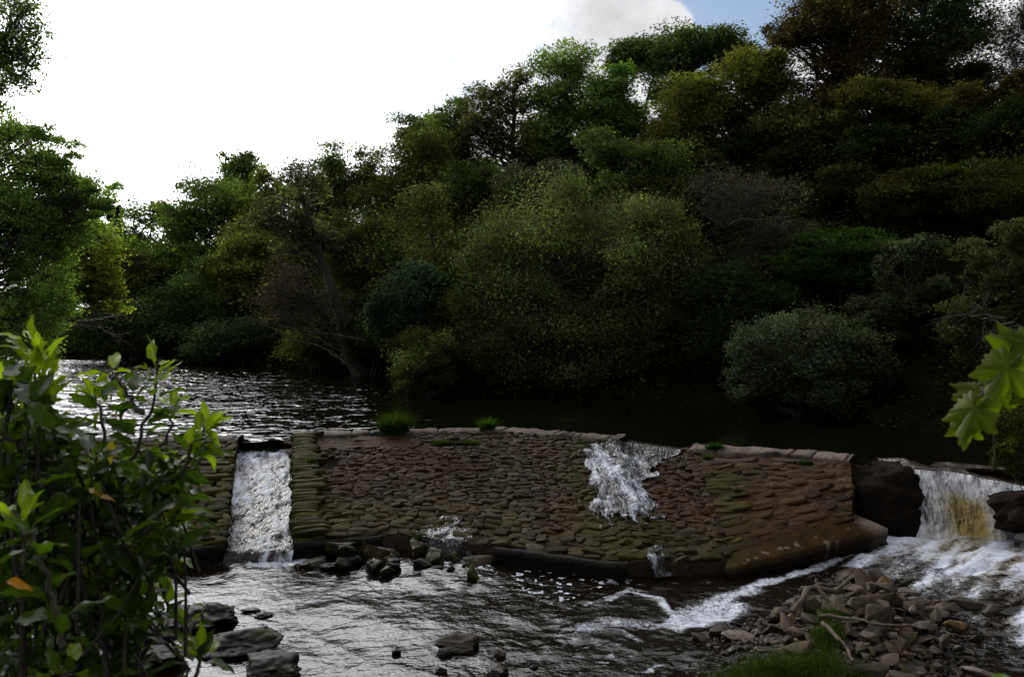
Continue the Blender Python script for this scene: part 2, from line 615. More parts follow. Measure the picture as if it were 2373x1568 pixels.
MOSS = np.array([0.025, 0.025, 0.003])
RUST = np.array([0.034, 0.017, 0.007])
BROWN = np.array([0.023, 0.015, 0.007])
GREYST = np.array([0.05, 0.04, 0.030])


def lay_stones(face, rng, row_h, wid, colf, skip=None, dropf=None, big_t=None, sunk=0.0, j=0.09, th=0.09, metric=False):
    acc = Acc()
    t = 0.02
    Lm = np.linalg.norm(face.at(np.array([0.5]), np.array([0.0])) - face.at(np.array([0.5]), np.array([1.0])))
    W = np.linalg.norm(face.T[-1] - face.T[0])
    Ls = lambda q: np.linalg.norm(face.at(np.array([q]), np.array([0.0])) - face.at(np.array([q]), np.array([1.0])))
    if metric:
        Lm = Ls(0.0)
    while t < 0.985:
        h = row_h * rng.uniform(0.75, 1.25) * (1 + (0.55 * sstep(0.6, 0.95, t) if big_t else 0))
        s = rng.uniform(-0.004, 0.0)
        while s < 1.0:
            w = rng.uniform(*wid) * (1 + (0.35 * sstep(0.6, 0.95, t) if big_t else 0))
            ds = w / W
            tc = t + h / Lm / 2 + rng.normal() * 0.15 * h / Lm
            sc = min(s + ds / 2, 0.9995)
            if s + ds > 1.0:
                ds = 1.0 - s
                w = ds * W
                sc = s + ds / 2
            t0_ = tc
            if metric:
                tc = tc * Lm / Ls(sc)
            if w > 0.06 and tc < 1.0 and not (skip and skip(sc, tc)):
                P = face.at(np.array([sc, min(sc + 0.01, 1), sc]), np.array([tc, tc, tc + 0.02]))
                ax = P[1] - P[0]
                if np.linalg.norm(ax) < 1e-4:
                    ax = np.array([1.0, 0, 0])
                ax /= np.linalg.norm(ax)
                dn = P[2] - P[0]
                az = np.cross(ax, -dn)
                az /= np.linalg.norm(az)
                a, b, c = rot_frame(ax, az, rng, j)
                p = P[0] + c * (-0.03 + rng.normal() * 0.018 - sunk)
                if dropf:
                    p[2] += dropf(sc, tc)
                col = colf(sc, tc, rng) * rng.lognormal(0, 0.28)
                stone_batch(acc, p, a, b, c, np.array([w * 0.52, h * 0.56, th * rng.uniform(0.8, 1.3)]), col, rng, 5)
            tc = t0_
            s += ds
        t += h / Lm * 0.93
    return acc.mesh('stone_facing', True)


def body_mesh(face, dropf=None, name='core', col=(0.02, 0.016, 0.01), depth=0.07, ns=60, ntt=20, rough=0.0):
    s, t = np.meshgrid(np.linspace(0, 1, ns), np.linspace(-0.06, 1.0, ntt), indexing='ij')
    P = face.at(s, np.clip(t, 0, 1))
    P[..., 2] -= depth
    if dropf:
        P[..., 2] += dropf(s, t)
    P[..., 2] += 0.03 * noise(P * 3, 4) + rough * fbm(P * np.array([2.5, 6, 1]), 4, 14)
    # close toward the river bed at crest and toe
    top = P[:, :1].copy()
    top[..., 2] = -2.2
    top[..., 1] += 0.5
    bot = P[:, -1:].copy()
    bot[..., 2] = -2.3
    P = np.concatenate([top, P, bot], 1)
    return grid_mesh(name, P[..., 0], P[..., 1], P[..., 2], np.broadcast_to(np.array(col), P.shape).copy())


def crest_mesh(face, s0, s1, width, rng, top=0.035, col=(0.10, 0.074, 0.06), skipf=None, n=None, amp=0.13):
    n = n or int(60 + (s1 - s0) * 420)
    s = np.linspace(s0, s1, n)
    A = face.at(s, np.zeros(n))
    d = np.gradient(A, axis=0)
    d /= np.linalg.norm(d, axis=1, keepdims=True)
    nrm = np.stack([-d[:, 1], d[:, 0], 0 * d[:, 0]], -1)      # upstream
    SL = np.linalg.norm(A[-1] - A[0])
    prof = [(-0.22, -0.25), (-0.2, -0.03), (-0.08, 0.02), (0.1, 0.03), (0.3, 0.03), (0.5, 0.015), (width, -0.03), (width + 0.05, -0.5)]
    rows = []
    for (o, z) in prof:
        P = A + nrm * (o + amp * fbm(np.stack([s * SL * 1.6, s * 0 + o * 9, s * 0], -1), 3, 11)[:, None])
        P[:, 2] = A[:, 2] + z + top * (1 if z > -0.2 else 0) + 0.06 * fbm(np.stack([P[:, 0] * 3, P[:, 1] * 3, s * 0], -1), 4, 2)
        rows.append(P)
    P = np.stack(rows, 1)
    c = np.array(col) * np.clip(0.95 + 1.1 * fbm(P * 2.6, 5, 8, 0.65), 0.15, 2)[..., None]
    c[:, :2] *= 0.5
    jt = np.zeros(n)
    for q_ in rng.uniform(0, 1, int(SL / 0.8)):
        jt = np.maximum(jt, np.exp(-((np.linspace(0, 1, n) - q_) * SL / 0.035) ** 2))
    P[..., 2] -= 0.05 * jt[:, None]
    c *= (1 - 0.7 * jt)[:, None, None]
    return grid_mesh('crest_slab', P[..., 0], P[..., 1], P[..., 2], c)


def toe_mesh(face, s0, s1, rng, zb=-2.0, off=0.1, col=(0.012, 0.011, 0.008)):
    s = np.linspace(s0, s1, 60)
    A = face.at(s, np.ones(60))
    rows = []
    for (o, z) in ((0.12, -0.02), (-0.02, 0.015), (-off, 0.0), (-off - 0.01, -0.12), (-off + 0.03, -0.16), (-off + 0.04, zb + 1.35)):
        P = A.copy()
        P[:, 1] += o
        P[:, 2] += z + 0.015 * noise(np.stack([s * 60, s * 0, s * 0 + o * 5], -1), 6)
        rows.append(P)
    P = np.stack(rows, 1)
    return grid_mesh('toe_beam', P[..., 0], P[..., 1], P[..., 2], np.broadcast_to(np.array(col), P.shape).copy(), False)


def build_weir():
    rng = R_(11)
    # left section
    t = thing('stone_weir', 'mossy stone weir section on the left of the narrow white chute', 'weir')
    link('core', body_mesh(FL), M['facing'], t)
    link('stone_facing', lay_stones(FL, rng, 0.17, (0.35, 0.9), lambda s, t_, r: MOSS * 0.8 * r.uniform(0.6, 1.3) + BROWN * 0.35, big_t=None, th=0.08, j=0.05), M['facing'], t)
    link('crest_slab', crest_mesh(FL, 0.0, 1.0, 0.8, rng, col=(0.05, 0.04, 0.03)), M['crest'], t)
    link('toe_beam', toe_mesh(FL, 0, 1, rng), M['facing'], t)
    # middle section
    t = thing('stone_weir', 'long sloping stone weir section between the white chute and the broken cascade', 'weir')

    def mid_col(s, t_, r):
        m = np.exp(-(s / 0.045) ** 2) * 1.0 + np.exp(-((s - 0.74 - 0.04 * t_) / 0.10) ** 2) * 0.75 + sstep(0.55, 0.9, t_) * 0.55 * (1 - 0.6 * sstep(0.35, 0.6, s))
        m += 0.35 * noise(np.array([s * 14, t_ * 5, 0.0]), 7)
        m = np.clip(m, 0, 1)
        w = np.clip(0.5 + 0.7 * noise(np.array([s * 9, t_ * 6, 3.0]), 8), 0, 1)
        dry = RUST * w + BROWN * (1 - w)
        if t_ < 0.16:
            dry = dry * 0.6 + GREYST * 0.3
        if r.random() < 0.10:
            dry = GREYST * 0.9
        return dry * (1 - m) + MOSS * m

    def mid_skip(s, t_):
        return hole(s, t_) > 0.45 or (s > 0.035 and s < 0.30 and t_ < 0.20)
    dm = lambda s, t_: gap_drop(s) * (1 - 0.75 * np.clip(t_, 0, 1)) - 0.22 * hole(s, t_)
    link('core', body_mesh(FM, dm, ns=300, ntt=120, depth=0.022, rough=0.06, col=(0.018, 0.0125, 0.007)), M['facing'], t)
    link('stone_facing', lay_stones(FM, rng, 0.105, (0.11, 0.34), mid_col, mid_skip, dm, True, th=0.065, j=0.13, sunk=0.005), M['facing'], t)
    # smooth worn slabs under the crest on the left of this section
    acc = Acc()
    for k in range(34):
        s, t_ = rng.uniform(0.04, 0.30), rng.uniform(0.02, 0.2)
        P = FM.at(np.array([s, s + .01]), np.array([t_, t_]))
        ax = (P[1] - P[0]) / np.linalg.norm(P[1] - P[0])
        az = np.array([0, -0.2, 1.0])
        a, b, c = rot_frame(ax, az, rng, 0.03)
        stone_batch(acc, P[0] + [0, 0, -0.05], a, b, c, np.array([rng.uniform(.35, .8), rng.uniform(.12, .25), 0.05]), (RUST * 0.6 + BROWN * 0.5) * rng.lognormal(0, 0.2), rng, 6)
    link('worn_slabs', acc.mesh('worn_slabs', True), M['facing'], t)
    # long coursed edging stones beside the chute
    acc = Acc()
    tt = 0.03
    while tt < 0.99:
        w = rng.uniform(0.45, 0.75)
        P = FM.at(np.array([0.0, 0.02]), np.array([tt, tt]))
        ax = (P[1] - P[0]) / np.linalg.norm(P[1] - P[0])
        az = np.array([0, -0.25, 1.0])
        a, b, c = rot_frame(ax, az, rng, 0.03)
        stone_batch(acc, P[0] + ax * w * 0.5 + [0, 0, 0.03], a, b, c, np.array([w * 0.52, 0.085, 0.12]), MOSS * rng.uniform(0.6, 1.25) + BROWN * 0.1, rng, 6)
        tt += 0.0275
    link('edging_stones', acc.mesh('edging_stones', True), M['facing'], t)
    link('crest_slab', crest_mesh(FM, 0.0, 0.825, 0.55, rng, col=(0.085, 0.066, 0.052)), M['crest'], t)
    link('toe_beam', toe_mesh(FM, 0, 0.20, rng), M['facing'], t)
    link('toe_beam', toe_mesh(FM, 0.46, 0.76, rng, off=0.16), M['facing'], t)
    # right section
    t = thing('stone_weir', 'rust-brown weir section with a slab apron between the cascade and the waterfall', 'weir')

    def r_col(s, t_, r):
        w = np.clip(0.55 + 0.7 * noise(np.array([s * 5, t_ * 6, 13.0]), 8), 0, 1)
        m = np.clip(1.1 - s * 3.2 + 0.3 * noise(np.array([s * 8, t_ * 6, 23.0]), 8), 0, 1) * sstep(0.1, 0.4, t_)
        dry = (RUST * 1.15) * w + (BROWN * 1.2) * (1 - w)
        if t_ < 0.18:
            dry = dry * 0.5 + GREYST * 0.5
        return dry * (1 - m) + MOSS * m
    link('core', body_mesh(FR, None, col=(0.040, 0.021, 0.009), depth=0.02, ns=150, ntt=90, rough=0.10), M['facing'], t)
    link('stone_facing', lay_stones(FR, rng, 0.15, (0.25, 0.8), r_col, None, None, None, 0.035, 0.10, 0.06, metric=True), M['facing'], t)
    link('crest_slab', crest_mesh(FR, 0.0, 1.0, 0.9, rng, col=(0.11, 0.086, 0.07), amp=0.22), M['crest'], t)
    # sloping concrete apron, a thick tilted slab
    A, B, Cc, D = onz(1680, 1319, -1.52), onz(1690, 1283, -1.33), onz(1975, 1188, -0.74), onz(2056, 1222, -1.05)
    nu, nv = 90, 16
    u, v = np.meshgrid(np.linspace(0, 1, nu), np.linspace(0, 1, nv), indexing='ij')
    top = B + (Cc - B) * u[..., None]
    bot = A + (D - A) * u[..., None]
    P = top + (bot - top) * v[..., None]
    P[..., 2] += 0.02 * fbm(P * 2, 4, 3)
    P[..., 1] += (-0.05 * fbm(np.stack([u * 14, v * 0, v * 0], -1), 3, 5)) * sstep(0.7, 1, v)
    c = np.array([0.048, 0.028, 0.008]) * (1 + 0.4 * fbm(P * 2.5, 4, 6))[..., None]
    tip = (sstep(0.86, 0.97, u) * sstep(0.1, 0.6, v))[..., None]
    c = c * (1 - tip) + np.array([0.22, 0.17, 0.13]) * tip
    gr = (sstep(0.25, 0.0, u))[..., None]
    c = c * (1 - gr * .6) + MOSS * gr * .6
    sp = (fbm(P * 9, 2, 16) > 0.42)[..., None] * sstep(0.5, 0.8, v)[..., None]
    c = np.where(sp, np.array([0.17, 0.13, 0.09]), c)
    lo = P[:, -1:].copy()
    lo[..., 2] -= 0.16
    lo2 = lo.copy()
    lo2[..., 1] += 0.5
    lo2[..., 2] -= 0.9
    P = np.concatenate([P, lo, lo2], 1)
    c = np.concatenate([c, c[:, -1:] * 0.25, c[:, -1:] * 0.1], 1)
    link('concrete_apron', grid_mesh('concrete_apron', P[..., 0], P[..., 1], P[..., 2], c, False), M['crest'], t)
    link('end_edge', end_edge(), M['outcrop'], t)


def end_edge():
    """broken right-hand edge of the right section dropping to the recess"""
    t, w = np.meshgrid(np.linspace(0, 1, 40), np.linspace(0, 1, 14), indexing='ij')
    P = FR.at(np.ones_like(t), t)
    P[..., 0] += 0.10 * fbm(np.stack([t * 7, w * 2, t * 0], -1), 3, 4) + 0.04
    P[..., 2] = P[..., 2] * (1 - w) + (-2.0) * w + 0.02
    c = np.broadcast_to(np.array([0.03, 0.022, 0.015]), P.shape).copy()
    return grid_mesh('end_edge', P[..., 0], P[..., 1], P[..., 2], c)


build_weir()

# ------------------------------------------------------------------ water
def build_upper_river():
    crest = np.concatenate([FL.C, FM.C, FR.C, LIP])
    order = np.argsort(crest[:, 0])
    crest = crest[order]
    xs = np.concatenate([np.linspace(-80, -15.3, 110), np.linspace(-15, 13.2, 380), np.linspace(13.6, 20, 12)])
    yc = np.interp(xs, crest[:, 0], crest[:, 1]) + 0.12
    fr = np.concatenate([np.linspace(0, 1, 220) ** 1.6]) * 66
    Y = yc[:, None] + fr[None]
    X = np.broadcast_to(xs[:, None], Y.shape)
    Z = 0.012 * fbm(p3(X * 1.3, Y * 1.6), 3, 31) + 0.02 * fbm(p3(X * 0.5, Y * 0.7), 2, 35)
    Z = Z - 0.03 * sstep(0.6, 0, Y - yc[:, None])
    link('river', grid_mesh('river', X, Y, Z), M['river'], kind='structure')


def pseg_dist(x, y, pts):
    d = np.full(x.shape, 1e9)
    for a, b in zip(pts[:-1], pts[1:]):
        e = b - a
        t = np.clip(((x - a[0]) * e[0] + (y - a[1]) * e[1]) / (e @ e + 1e-12), 0, 1)
        d = np.minimum(d, np.hypot(x - a[0] - t * e[0], y - a[1] - t * e[1]))
    return d


def wpts(px, z=-1.65):
    return np.array([onz(a, b, z)[:2] for a, b in px])


def wl(x, y):
    return LOW + 0.33 * sstep(5.5, 9.5, x) * sstep(12, 17.5, y) + 0.12 * sstep(-3.5, -2, x) * sstep(0.5, -1, x) * sstep(15.5, 17.5, y)


FOAM_LINES = [  # (points in survey pixels, half width m, strength)
    ([(2060, 1262), (1960, 1292), (1870, 1318), (1800, 1335), (1730, 1352), (1700, 1380), (1650, 1405), (1580, 1425)], 0.17, 0.85),
    ([(1730, 1362), (1660, 1385), (1600, 1420), (1560, 1440)], 0.30, 0.75),
    ([(1385, 1322), (1430, 1345), (1465, 1362), (1530, 1385), (1560, 1410), (1565, 1440)], 0.09, 0.8),
    ([(1450, 1364), (1410, 1378), (1365, 1392)], 0.10, 0.6),
    ([(1570, 1438), (1500, 1440), (1430, 1438), (1350, 1450)], 0.26, 0.62),
    ([(1600, 1430), (1660, 1420), (1710, 1400)], 0.28, 0.85),
    ([(1350, 1450), (1290, 1455), (1255, 1425)], 0.2, 0.34),
    ([(1430, 1455), (1480, 1478)], 0.07, 0.6),
    ([(600, 1298), (650, 1300), (690, 1298)], 0.28, 0.75),
    ([(490, 1300), (560, 1298)], 0.14, 0.4),
    ([(730, 1290), (860, 1260), (1000, 1265), (1090, 1290)], 0.35, 0.45),
    ([(900, 1330), (1000, 1345), (1080, 1350)], 0.3, 0.34),
    ([(1110, 1272), (1250, 1300), (1330, 1316)], 0.12, 0.45),
    ([(1490, 1300), (1560, 1318), (1650, 1330)], 0.2, 0.35),
    ([(1190, 1560), (1300, 1470), (1500, 1500)], 0.2, 0.18),
    ([(1700, 1445), (1620, 1480), (1560, 1540)], 0.2, 0.3),
    ([(2300, 1490), (2373, 1540)], 0.2, 0.4),
]


def build_pool():
    xs = np.linspace(-14.5, 17, 620)
    ys = np.concatenate([np.linspace(-6, 8, 40, endpoint=False), np.linspace(8, 19.4, 330)])
    X, Y = np.meshgrid(xs, ys, indexing='ij')
    foam = np.zeros(X.shape)
    warp = 0.14 * fbm(p3(X * 1.7, Y * 1.7), 3, 41)
    warp2 = 0.14 * fbm(p3(X * 1.7, Y * 1.7), 3, 47)
    for pts, w, st in FOAM_LINES:
        P = wpts(pts)
        d = pseg_dist(X + warp, Y + warp2, P)
        foam = np.maximum(foam, st * (1 - sstep(w * 0.3, w * 1.7, d)))
    # basin below the waterfall: broad sheet of white water streaming away to the lower right and the left
    b = wpts([(2130, 1240), (2240, 1275), (2330, 1330), (2440, 1420)], -1.45)
    d = pseg_dist(X, Y, b)
    basin = 1 - sstep(0.7, 2.1, d + 0.5 * warp)
    b2 = wpts([(2100, 1262), (2030, 1290), (2130, 1330), (2260, 1370)], -1.45)
    basin = np.maximum(basin, 0.85 * (1 - sstep(0.3, 1.2, pseg_dist(X, Y, b2))))
    stream = fbm(np.stack([(X * 0.8 + Y * 0.6) * 0.9, (Y * 0.8 - X * 0.6) * 4.5, X * 0], -1), 4, 51)
    near = 1 - sstep(0.5, 3.4, np.hypot(X - 9.8, Y - 18.2))
    foam = np.maximum(foam, basin * (0.66 + 0.75 * stream + 0.35 * near))
    dist = np.hypot(X - 9.8, Y - 18.4)
    turb = np.clip(foam * 1.2, 0, 1)
    flow = sstep(-12, -2, X) * sstep(19, 15, Y)
    Z = wl(X, Y)
    Z = Z + (0.010 + 0.075 * turb) * fbm(p3(X * 3.2, Y * 3.2), 4, 61) + 0.030 * flow * fbm(p3(X * 0.9 + 0.5 * Y, Y * 1.1 - 0.3 * X), 4, 62)
    Z = Z + basin * 0.10 * fbm(np.stack([X * 1.1, Y * 2.6, X * 0], -1), 3, 63)
    # standing wave below the sill, the smooth dark tongue
    tg = wpts([(1480, 1345), (1600, 1350), (1680, 1340)])
    dtg = pseg_dist(X, Y, tg)
    foam = foam * (1 - 0.8 * (1 - sstep(0.25, 0.6, dtg)))
    # drifting bubbles
    bub = fbm(p3(X * 9, Y * 9), 2, 71)
    r1 = wpts([(1150, 1300), (1330, 1350)])
    zone = 1 - sstep(0.5, 2.0, pseg_dist(X, Y, r1))
    r2 = wpts([(1330, 1500), (1500, 1540)])
    zone2 = 1 - sstep(0.3, 1.3, pseg_dist(X, Y, r2))
    foam = np.maximum(foam, zone * 0.95 * (bub > 0.38))
    bub2 = fbm(p3(X * 3.2, Y * 5), 3, 73)
    foam = np.maximum(foam, zone2 * 0.62 * sstep(0.2, 0.40, fbm(p3(X * 6, Y * 9), 3, 73)))
    amb = 0.05 * sstep(-4, 3, X) * (1 - sstep(15, 17.5, Y)) * (0.6 + 0.8 * fbm(p3(X * .8, Y * .8), 2, 75))
    foam = np.maximum(foam, amb)
    brown = np.clip(basin * (0.30 - 1.3 * stream), 0, 0.8)
    col = np.stack([foam, brown, 0 * foam, np.ones_like(foam)], -1)
    link('lower_pool', grid_mesh('lower_pool', X, Y, Z, col), M['pool'], kind='structure')


def build_chute():
    ns, ntt = 60, 220
    s, t = np.meshgrid(np.linspace(-0.03, 1.03, ns), np.linspace(-0.10, 1.0, ntt), indexing='ij')
    P = FC.at(s, np.clip(t, 0, 1))
    P[..., 1] += 5 * np.maximum(-t, 0)
    P[..., 2] = np.where(t < 0, -0.02, P[..., 2]) - 0.14 * sstep(-0.02, 0.05, t)
    rough = sstep(0.0, 0.12, t)
    n1 = fbm(np.stack([P[..., 0] * 4, P[..., 1] * 3.2, P[..., 2] * 0], -1), 4, 81)
    P[..., 2] += rough * 0.07 * n1 + 0.018 * rough * fbm(P * 11, 3, 82)
    st = fbm(np.stack([P[..., 0] * 9 + 2.2 * P[..., 1], P[..., 1] * 1.5, P[..., 2] * 0], -1), 3, 85)
    foam = 0.08 + 0.56 * sstep(0.02, 0.14, t) - 0.26 * sstep(0.5, 0.95, t) + 0.5 * n1 + 0.45 * st
    foam = foam * sstep(-0.05, 0.03, t)
    # drop at the foot, spilling over the sill on the right-hand half
    k = 26
    sd, td = np.meshgrid(s[:, 0], np.linspace(0.04, 1, k), indexing='ij')
    Q = P[:, -1:].repeat(k, 1).copy()
    Q[..., 1] -= 0.30 * td ** 0.6
    Q[..., 2] = P[:, -1:, 2] * (1 - td) + (LOW - 0.05) * td + 0.04 * noise(Q * np.array([9, 4, 2]), 83)
    fd = 0.50 * sstep(0.40, 0.6, sd) + 0.45 * noise(np.stack([sd * 13, td * 1.5, td * 0], -1), 84) + 0.1 * td
    P = np.concatenate([P, Q], 1)
    foam = np.concatenate([foam, fd], 1)
    col = np.stack([foam, 0 * foam, 0 * foam, np.ones_like(foam)], -1)
    link('chute_water', grid_mesh('chute_water', P[..., 0], P[..., 1], P[..., 2], col), M['chute'], kind='structure')
    # stones poking through the chute
    rng = R_(5)


def build_cascade():
    tk = [-0.05, 0.0, 0.15, 0.3, 0.5, 0.65, 0.8, 0.9]
    Lf = [0.85, 0.845, 0.735, 0.705, 0.70, 0.70, 0.685, 0.73]
    Rt = [0.99, 0.985, 0.955, 0.90, 0.865, 0.875, 0.885, 0.80]
    nu, nv = 190, 260
    a, t = np.meshgrid(np.linspace(0, 1, nu), np.linspace(-0.06, 0.86, nv), indexing='ij')
    l, r = np.interp(t, tk, Lf), np.interp(t, tk, Rt)
    l = l + 0.022 * fbm(np.stack([t * 14, t * 0, t * 0], -1), 3, 201)
    r = r + 0.026 * fbm(np.stack([t * 14, t * 0, t * 0], -1), 3, 202)
    s = l + (r - l) * a
    P = FM.at(s, np.clip(t, 0, 1))
    dm = gap_drop(s) * (1 - 0.75 * np.clip(t, 0, 1))
    P[..., 2] += dm + 0.12
    P[..., 1] += 5 * np.maximum(-t, 0)
    P[..., 2] = np.where(t < 0.02, np.minimum(P[..., 2] + 0.12, 0.0), P[..., 2])
    n1 = fbm(np.stack([P[..., 0] * 3.2, P[..., 1] * 3.0, P[..., 2] * 0], -1), 4, 91)
    P[..., 2] += sstep(0, 0.1, t) * (0.09 * n1 + 0.025 * fbm(P * 10, 3, 92))
    edge = np.minimum(sstep(0, 0.22, a), sstep(1, 0.72, a))
    cov = edge * (1 - sstep(0.66, 0.86, t)) * 1.2 + 0.55 * n1
    cov = np.where(t < 0.05, 1.0, cov)
    rightdark = 0.35 * sstep(0.6, 1, a) * (1 - sstep(0.2, 0.4, t))
    st = fbm(np.stack([P[..., 0] * 9 + 0.25 * P[..., 1], P[..., 1] * 1.6, P[..., 2] * 0], -1), 3, 93)
    foam = 0.06 + 0.56 * sstep(0.07, 0.24, t) - rightdark + 0.45 * n1 + 0.45 * st - 0.2 * (1 - edge)
    foam = foam * sstep(0.03, 0.12, t)
    cov = cov + 0.35 * st * (t > 0.06)
    col = np.stack([foam, 0 * foam, 0 * foam, np.clip(cov, 0, 1)], -1)
    link('cascade_water', grid_mesh('cascade_water', P[..., 0], P[..., 1], P[..., 2], col), M['film'], kind='structure')
    # two small spills at the foot of the apron
    for nm, (s0, s1), (t0, t1), sd in (('spill_water', (0.26, 0.44), (0.86, 1.0), 95), ('spill_water', (0.80, 0.87), (0.90, 1.0), 97)):
        nu, nv = 90, 90
        a, q = np.meshgrid(np.linspace(0, 1, nu), np.linspace(0, 1, nv), indexing='ij')
        s = s0 + (s1 - s0) * a
        t = t0 + (t1 - t0) * np.clip(q * 1.6, 0, 1)
        P = FM.at(s, t)
        over = np.clip((q - 0.625) / 0.375, 0, 1)
        P[..., 1] -= 0.22 * over
        P[..., 2] += -0.32 * over ** 1.2 + 0.05
        n1 = fbm(np.stack([P[..., 0] * 4, P[..., 1] * 4, P[..., 2] * 3], -1), 4, sd)
        P[..., 2] += 0.07 * n1
        cov = np.minimum(sstep(0, 0.45, a), sstep(1, 0.55, a)) * sstep(0, 0.5, q) * 0.78 + 0.6 * n1
        foam = 0.34 + 0.7 * n1
        col = np.stack([foam, 0 * foam, 0 * foam, np.clip(cov, 0, 1)], -1)
        link(nm, grid_mesh(nm, P[..., 0], P[..., 1], P[..., 2], col), M['film'], kind='structure')


def build_waterfall():
    nu, nv = 300, 150
    a, q = np.meshgrid(np.linspace(0, 1, nu), np.linspace(0, 1, nv), indexing='ij')
    lp = lerp_pl(LIP, (LIP[:, 0] - LIP[0, 0]) / (LIP[-1, 0] - LIP[0, 0]), a)
    x0 = lp[..., 0]
    # where the rock stands under the lip the sheet runs thin and dark
    up = np.clip((0.28 - q) / 0.28, 0, 1)
    dn = np.clip((q - 0.28) / 0.72, 0, 1)
    ledge = 0.9 * noise(np.stack([a * 9, a * 0, a * 0], -1), 101)
    P = lp.copy()
    P[..., 1] += 1.1 * up + 0.25 - (0.15 + 0.75 * dn ** 0.55 + 0.25 * ledge * dn)
    P[..., 2] = -0.02 - 0.10 * sstep(0.5, 0, up) * (q < 0.4) * (1 - dn) - 1.50 * dn ** 1.35
    P[..., 2] -= 0.10 * np.exp(-((x0 - 9.75) / 0.12) ** 2) * 0
    st = fbm(np.stack([x0 * 4.5, dn * 1.5, a * 0], -1), 4, 103)
    P[..., 1] -= (0.14 * st + 0.05 * fbm(P * 7, 3, 104)) * sstep(0, 0.2, dn)
    P[..., 2] += 0.05 * st * sstep(0.1, 0.3, q) + 0.16 * noise(np.stack([x0 * 2.1, q * 3, a * 0], -1), 111) * sstep(0.02, 0.2, q) * (1 - dn)
    foam = 0.05 + 0.80 * sstep(0.03, 0.22, dn) + 0.52 * st * (1 - 0.5 * dn) + 0.15 * sstep(0.7, 1, dn)
    foam = foam * sstep(0.24, 0.33, q) + 0.28 * (q < 0.33) * (x0 < 8.9) * (1 + 2 * st)
    br = 1.3 * np.exp(-((x0 - 9.9) / 0.5) ** 2) * sstep(0.30, 0.6, dn) * (1 - 0.6 * sstep(0.85, 1, dn)) * np.clip(1.0 - 1.0 * st, 0, 1)
    br = np.maximum(br, 0.25 * sstep(0.3, 0.6, dn) * np.clip(-st, 0, 1))
    cov = np.ones_like(a)
    left = (x0 < 8.75 + 0.25 * st)
    cov = np.where(left & (q > 0.3), 0.0, cov)
    col = np.stack([foam, br, 0 * a, cov], -1)
    link('waterfall', grid_mesh('waterfall', P[..., 0], P[..., 1], P[..., 2], col), M['fall'], kind='structure')


build_upper_river()
build_pool()
build_chute()
build_cascade()
build_waterfall()

# ------------------------------------------------------------------ rocks
def ico(sub):
    bm = bmesh.new()
    bmesh.ops.create_icosphere(bm, subdivisions=sub, radius=1)
    V = np.array([v.co[:] for v in bm.verts])
    Fa = np.array([[v.index for v in f.verts] for f in bm.faces])
    bm.free()
    return V, Fa


ICO3, ICO4, ICO5 = ico(3), ico(4), ico(5)


def hull_mesh(name, rng, npts=11, bev=0.07, col=(0.5, 0.5, 0.5), size=(1, 1, 1), rough=0.02):
    bm = bmesh.new()
    pts = unit(rng, npts) * rng.uniform(0.8, 1.1, (npts, 1))
    for p in pts:
        bm.verts.new(p)
    bmesh.ops.convex_hull(bm, input=bm.verts[:])
    for v in [v for v in bm.verts if not v.link_faces]:
        bm.verts.remove(v)
    bmesh.ops.dissolve_limit(bm, angle_limit=0.3, verts=bm.verts[:], edges=bm.edges[:])
    bmesh.ops.bevel(bm, geom=bm.edges[:], offset=bev, segments=2, profile=0.6, affect='EDGES', clamp_overlap=True)
    bmesh.ops.triangulate(bm, faces=bm.faces[:])
    bmesh.ops.subdivide_edges(bm, edges=[e for e in bm.edges if e.calc_length() > 0.3], cuts=2, use_grid_fill=True)
    bmesh.ops.triangulate(bm, faces=bm.faces[:])
    V = np.array([v.co[:] for v in bm.verts])
    Fa = np.array([[v.index for v in f.verts] for f in bm.faces])
    bm.free()
    off = rng.uniform(0, 50, 3)
    V = V * (1 + rough * 2 * fbm(V * 1.5 + off, 3, 7) + rough * fbm(V * 6 + off, 2, 9))[:, None] * np.asarray(size)
    c = np.asarray(col)[None] * (1 + 0.35 * fbm(V / np.asarray(size) * 2 + off, 3, 12))[:, None]
    return raw_mesh(name, V, Fa.reshape(-1), 3, c, False)


def rock_mesh(name, rng, size, col, base=ICO4, cuts=9, amp=0.10, sharp=1.0, smooth=False):
    V, Fa = base
    n = unit(rng, cuts + 5)
    h = rng.uniform(0.5, 0.9, len(n))
    dots = V @ n.T
    with np.errstate(divide='ignore', invalid='ignore'):
        rr = np.where(dots > 0.05, h[None] / np.maximum(dots, 0.05), 9)
    k = 55 * sharp
    r = -np.log(np.exp(-k * np.minimum(rr, 1.15)).sum(1) + np.exp(-k * 1.1)) / k
    off = rng.uniform(0, 50, 3)
    r = r * (1 + amp * fbm(V * 1.6 + off, 4, 7) + amp * 0.5 * fbm(V * 6 + off, 3, 9))
    W = V * r[:, None] * np.asarray(size)
    c = np.asarray(col)[None] * (1 + 0.35 * fbm(V * 2 + off, 3, 12))[:, None]
    return raw_mesh(name, W, Fa.reshape(-1), 3, c, smooth)


DARKR = (0.016, 0.012, 0.008)
WETR = (0.010, 0.008, 0.006)
MOSR = (0.020, 0.019, 0.004)


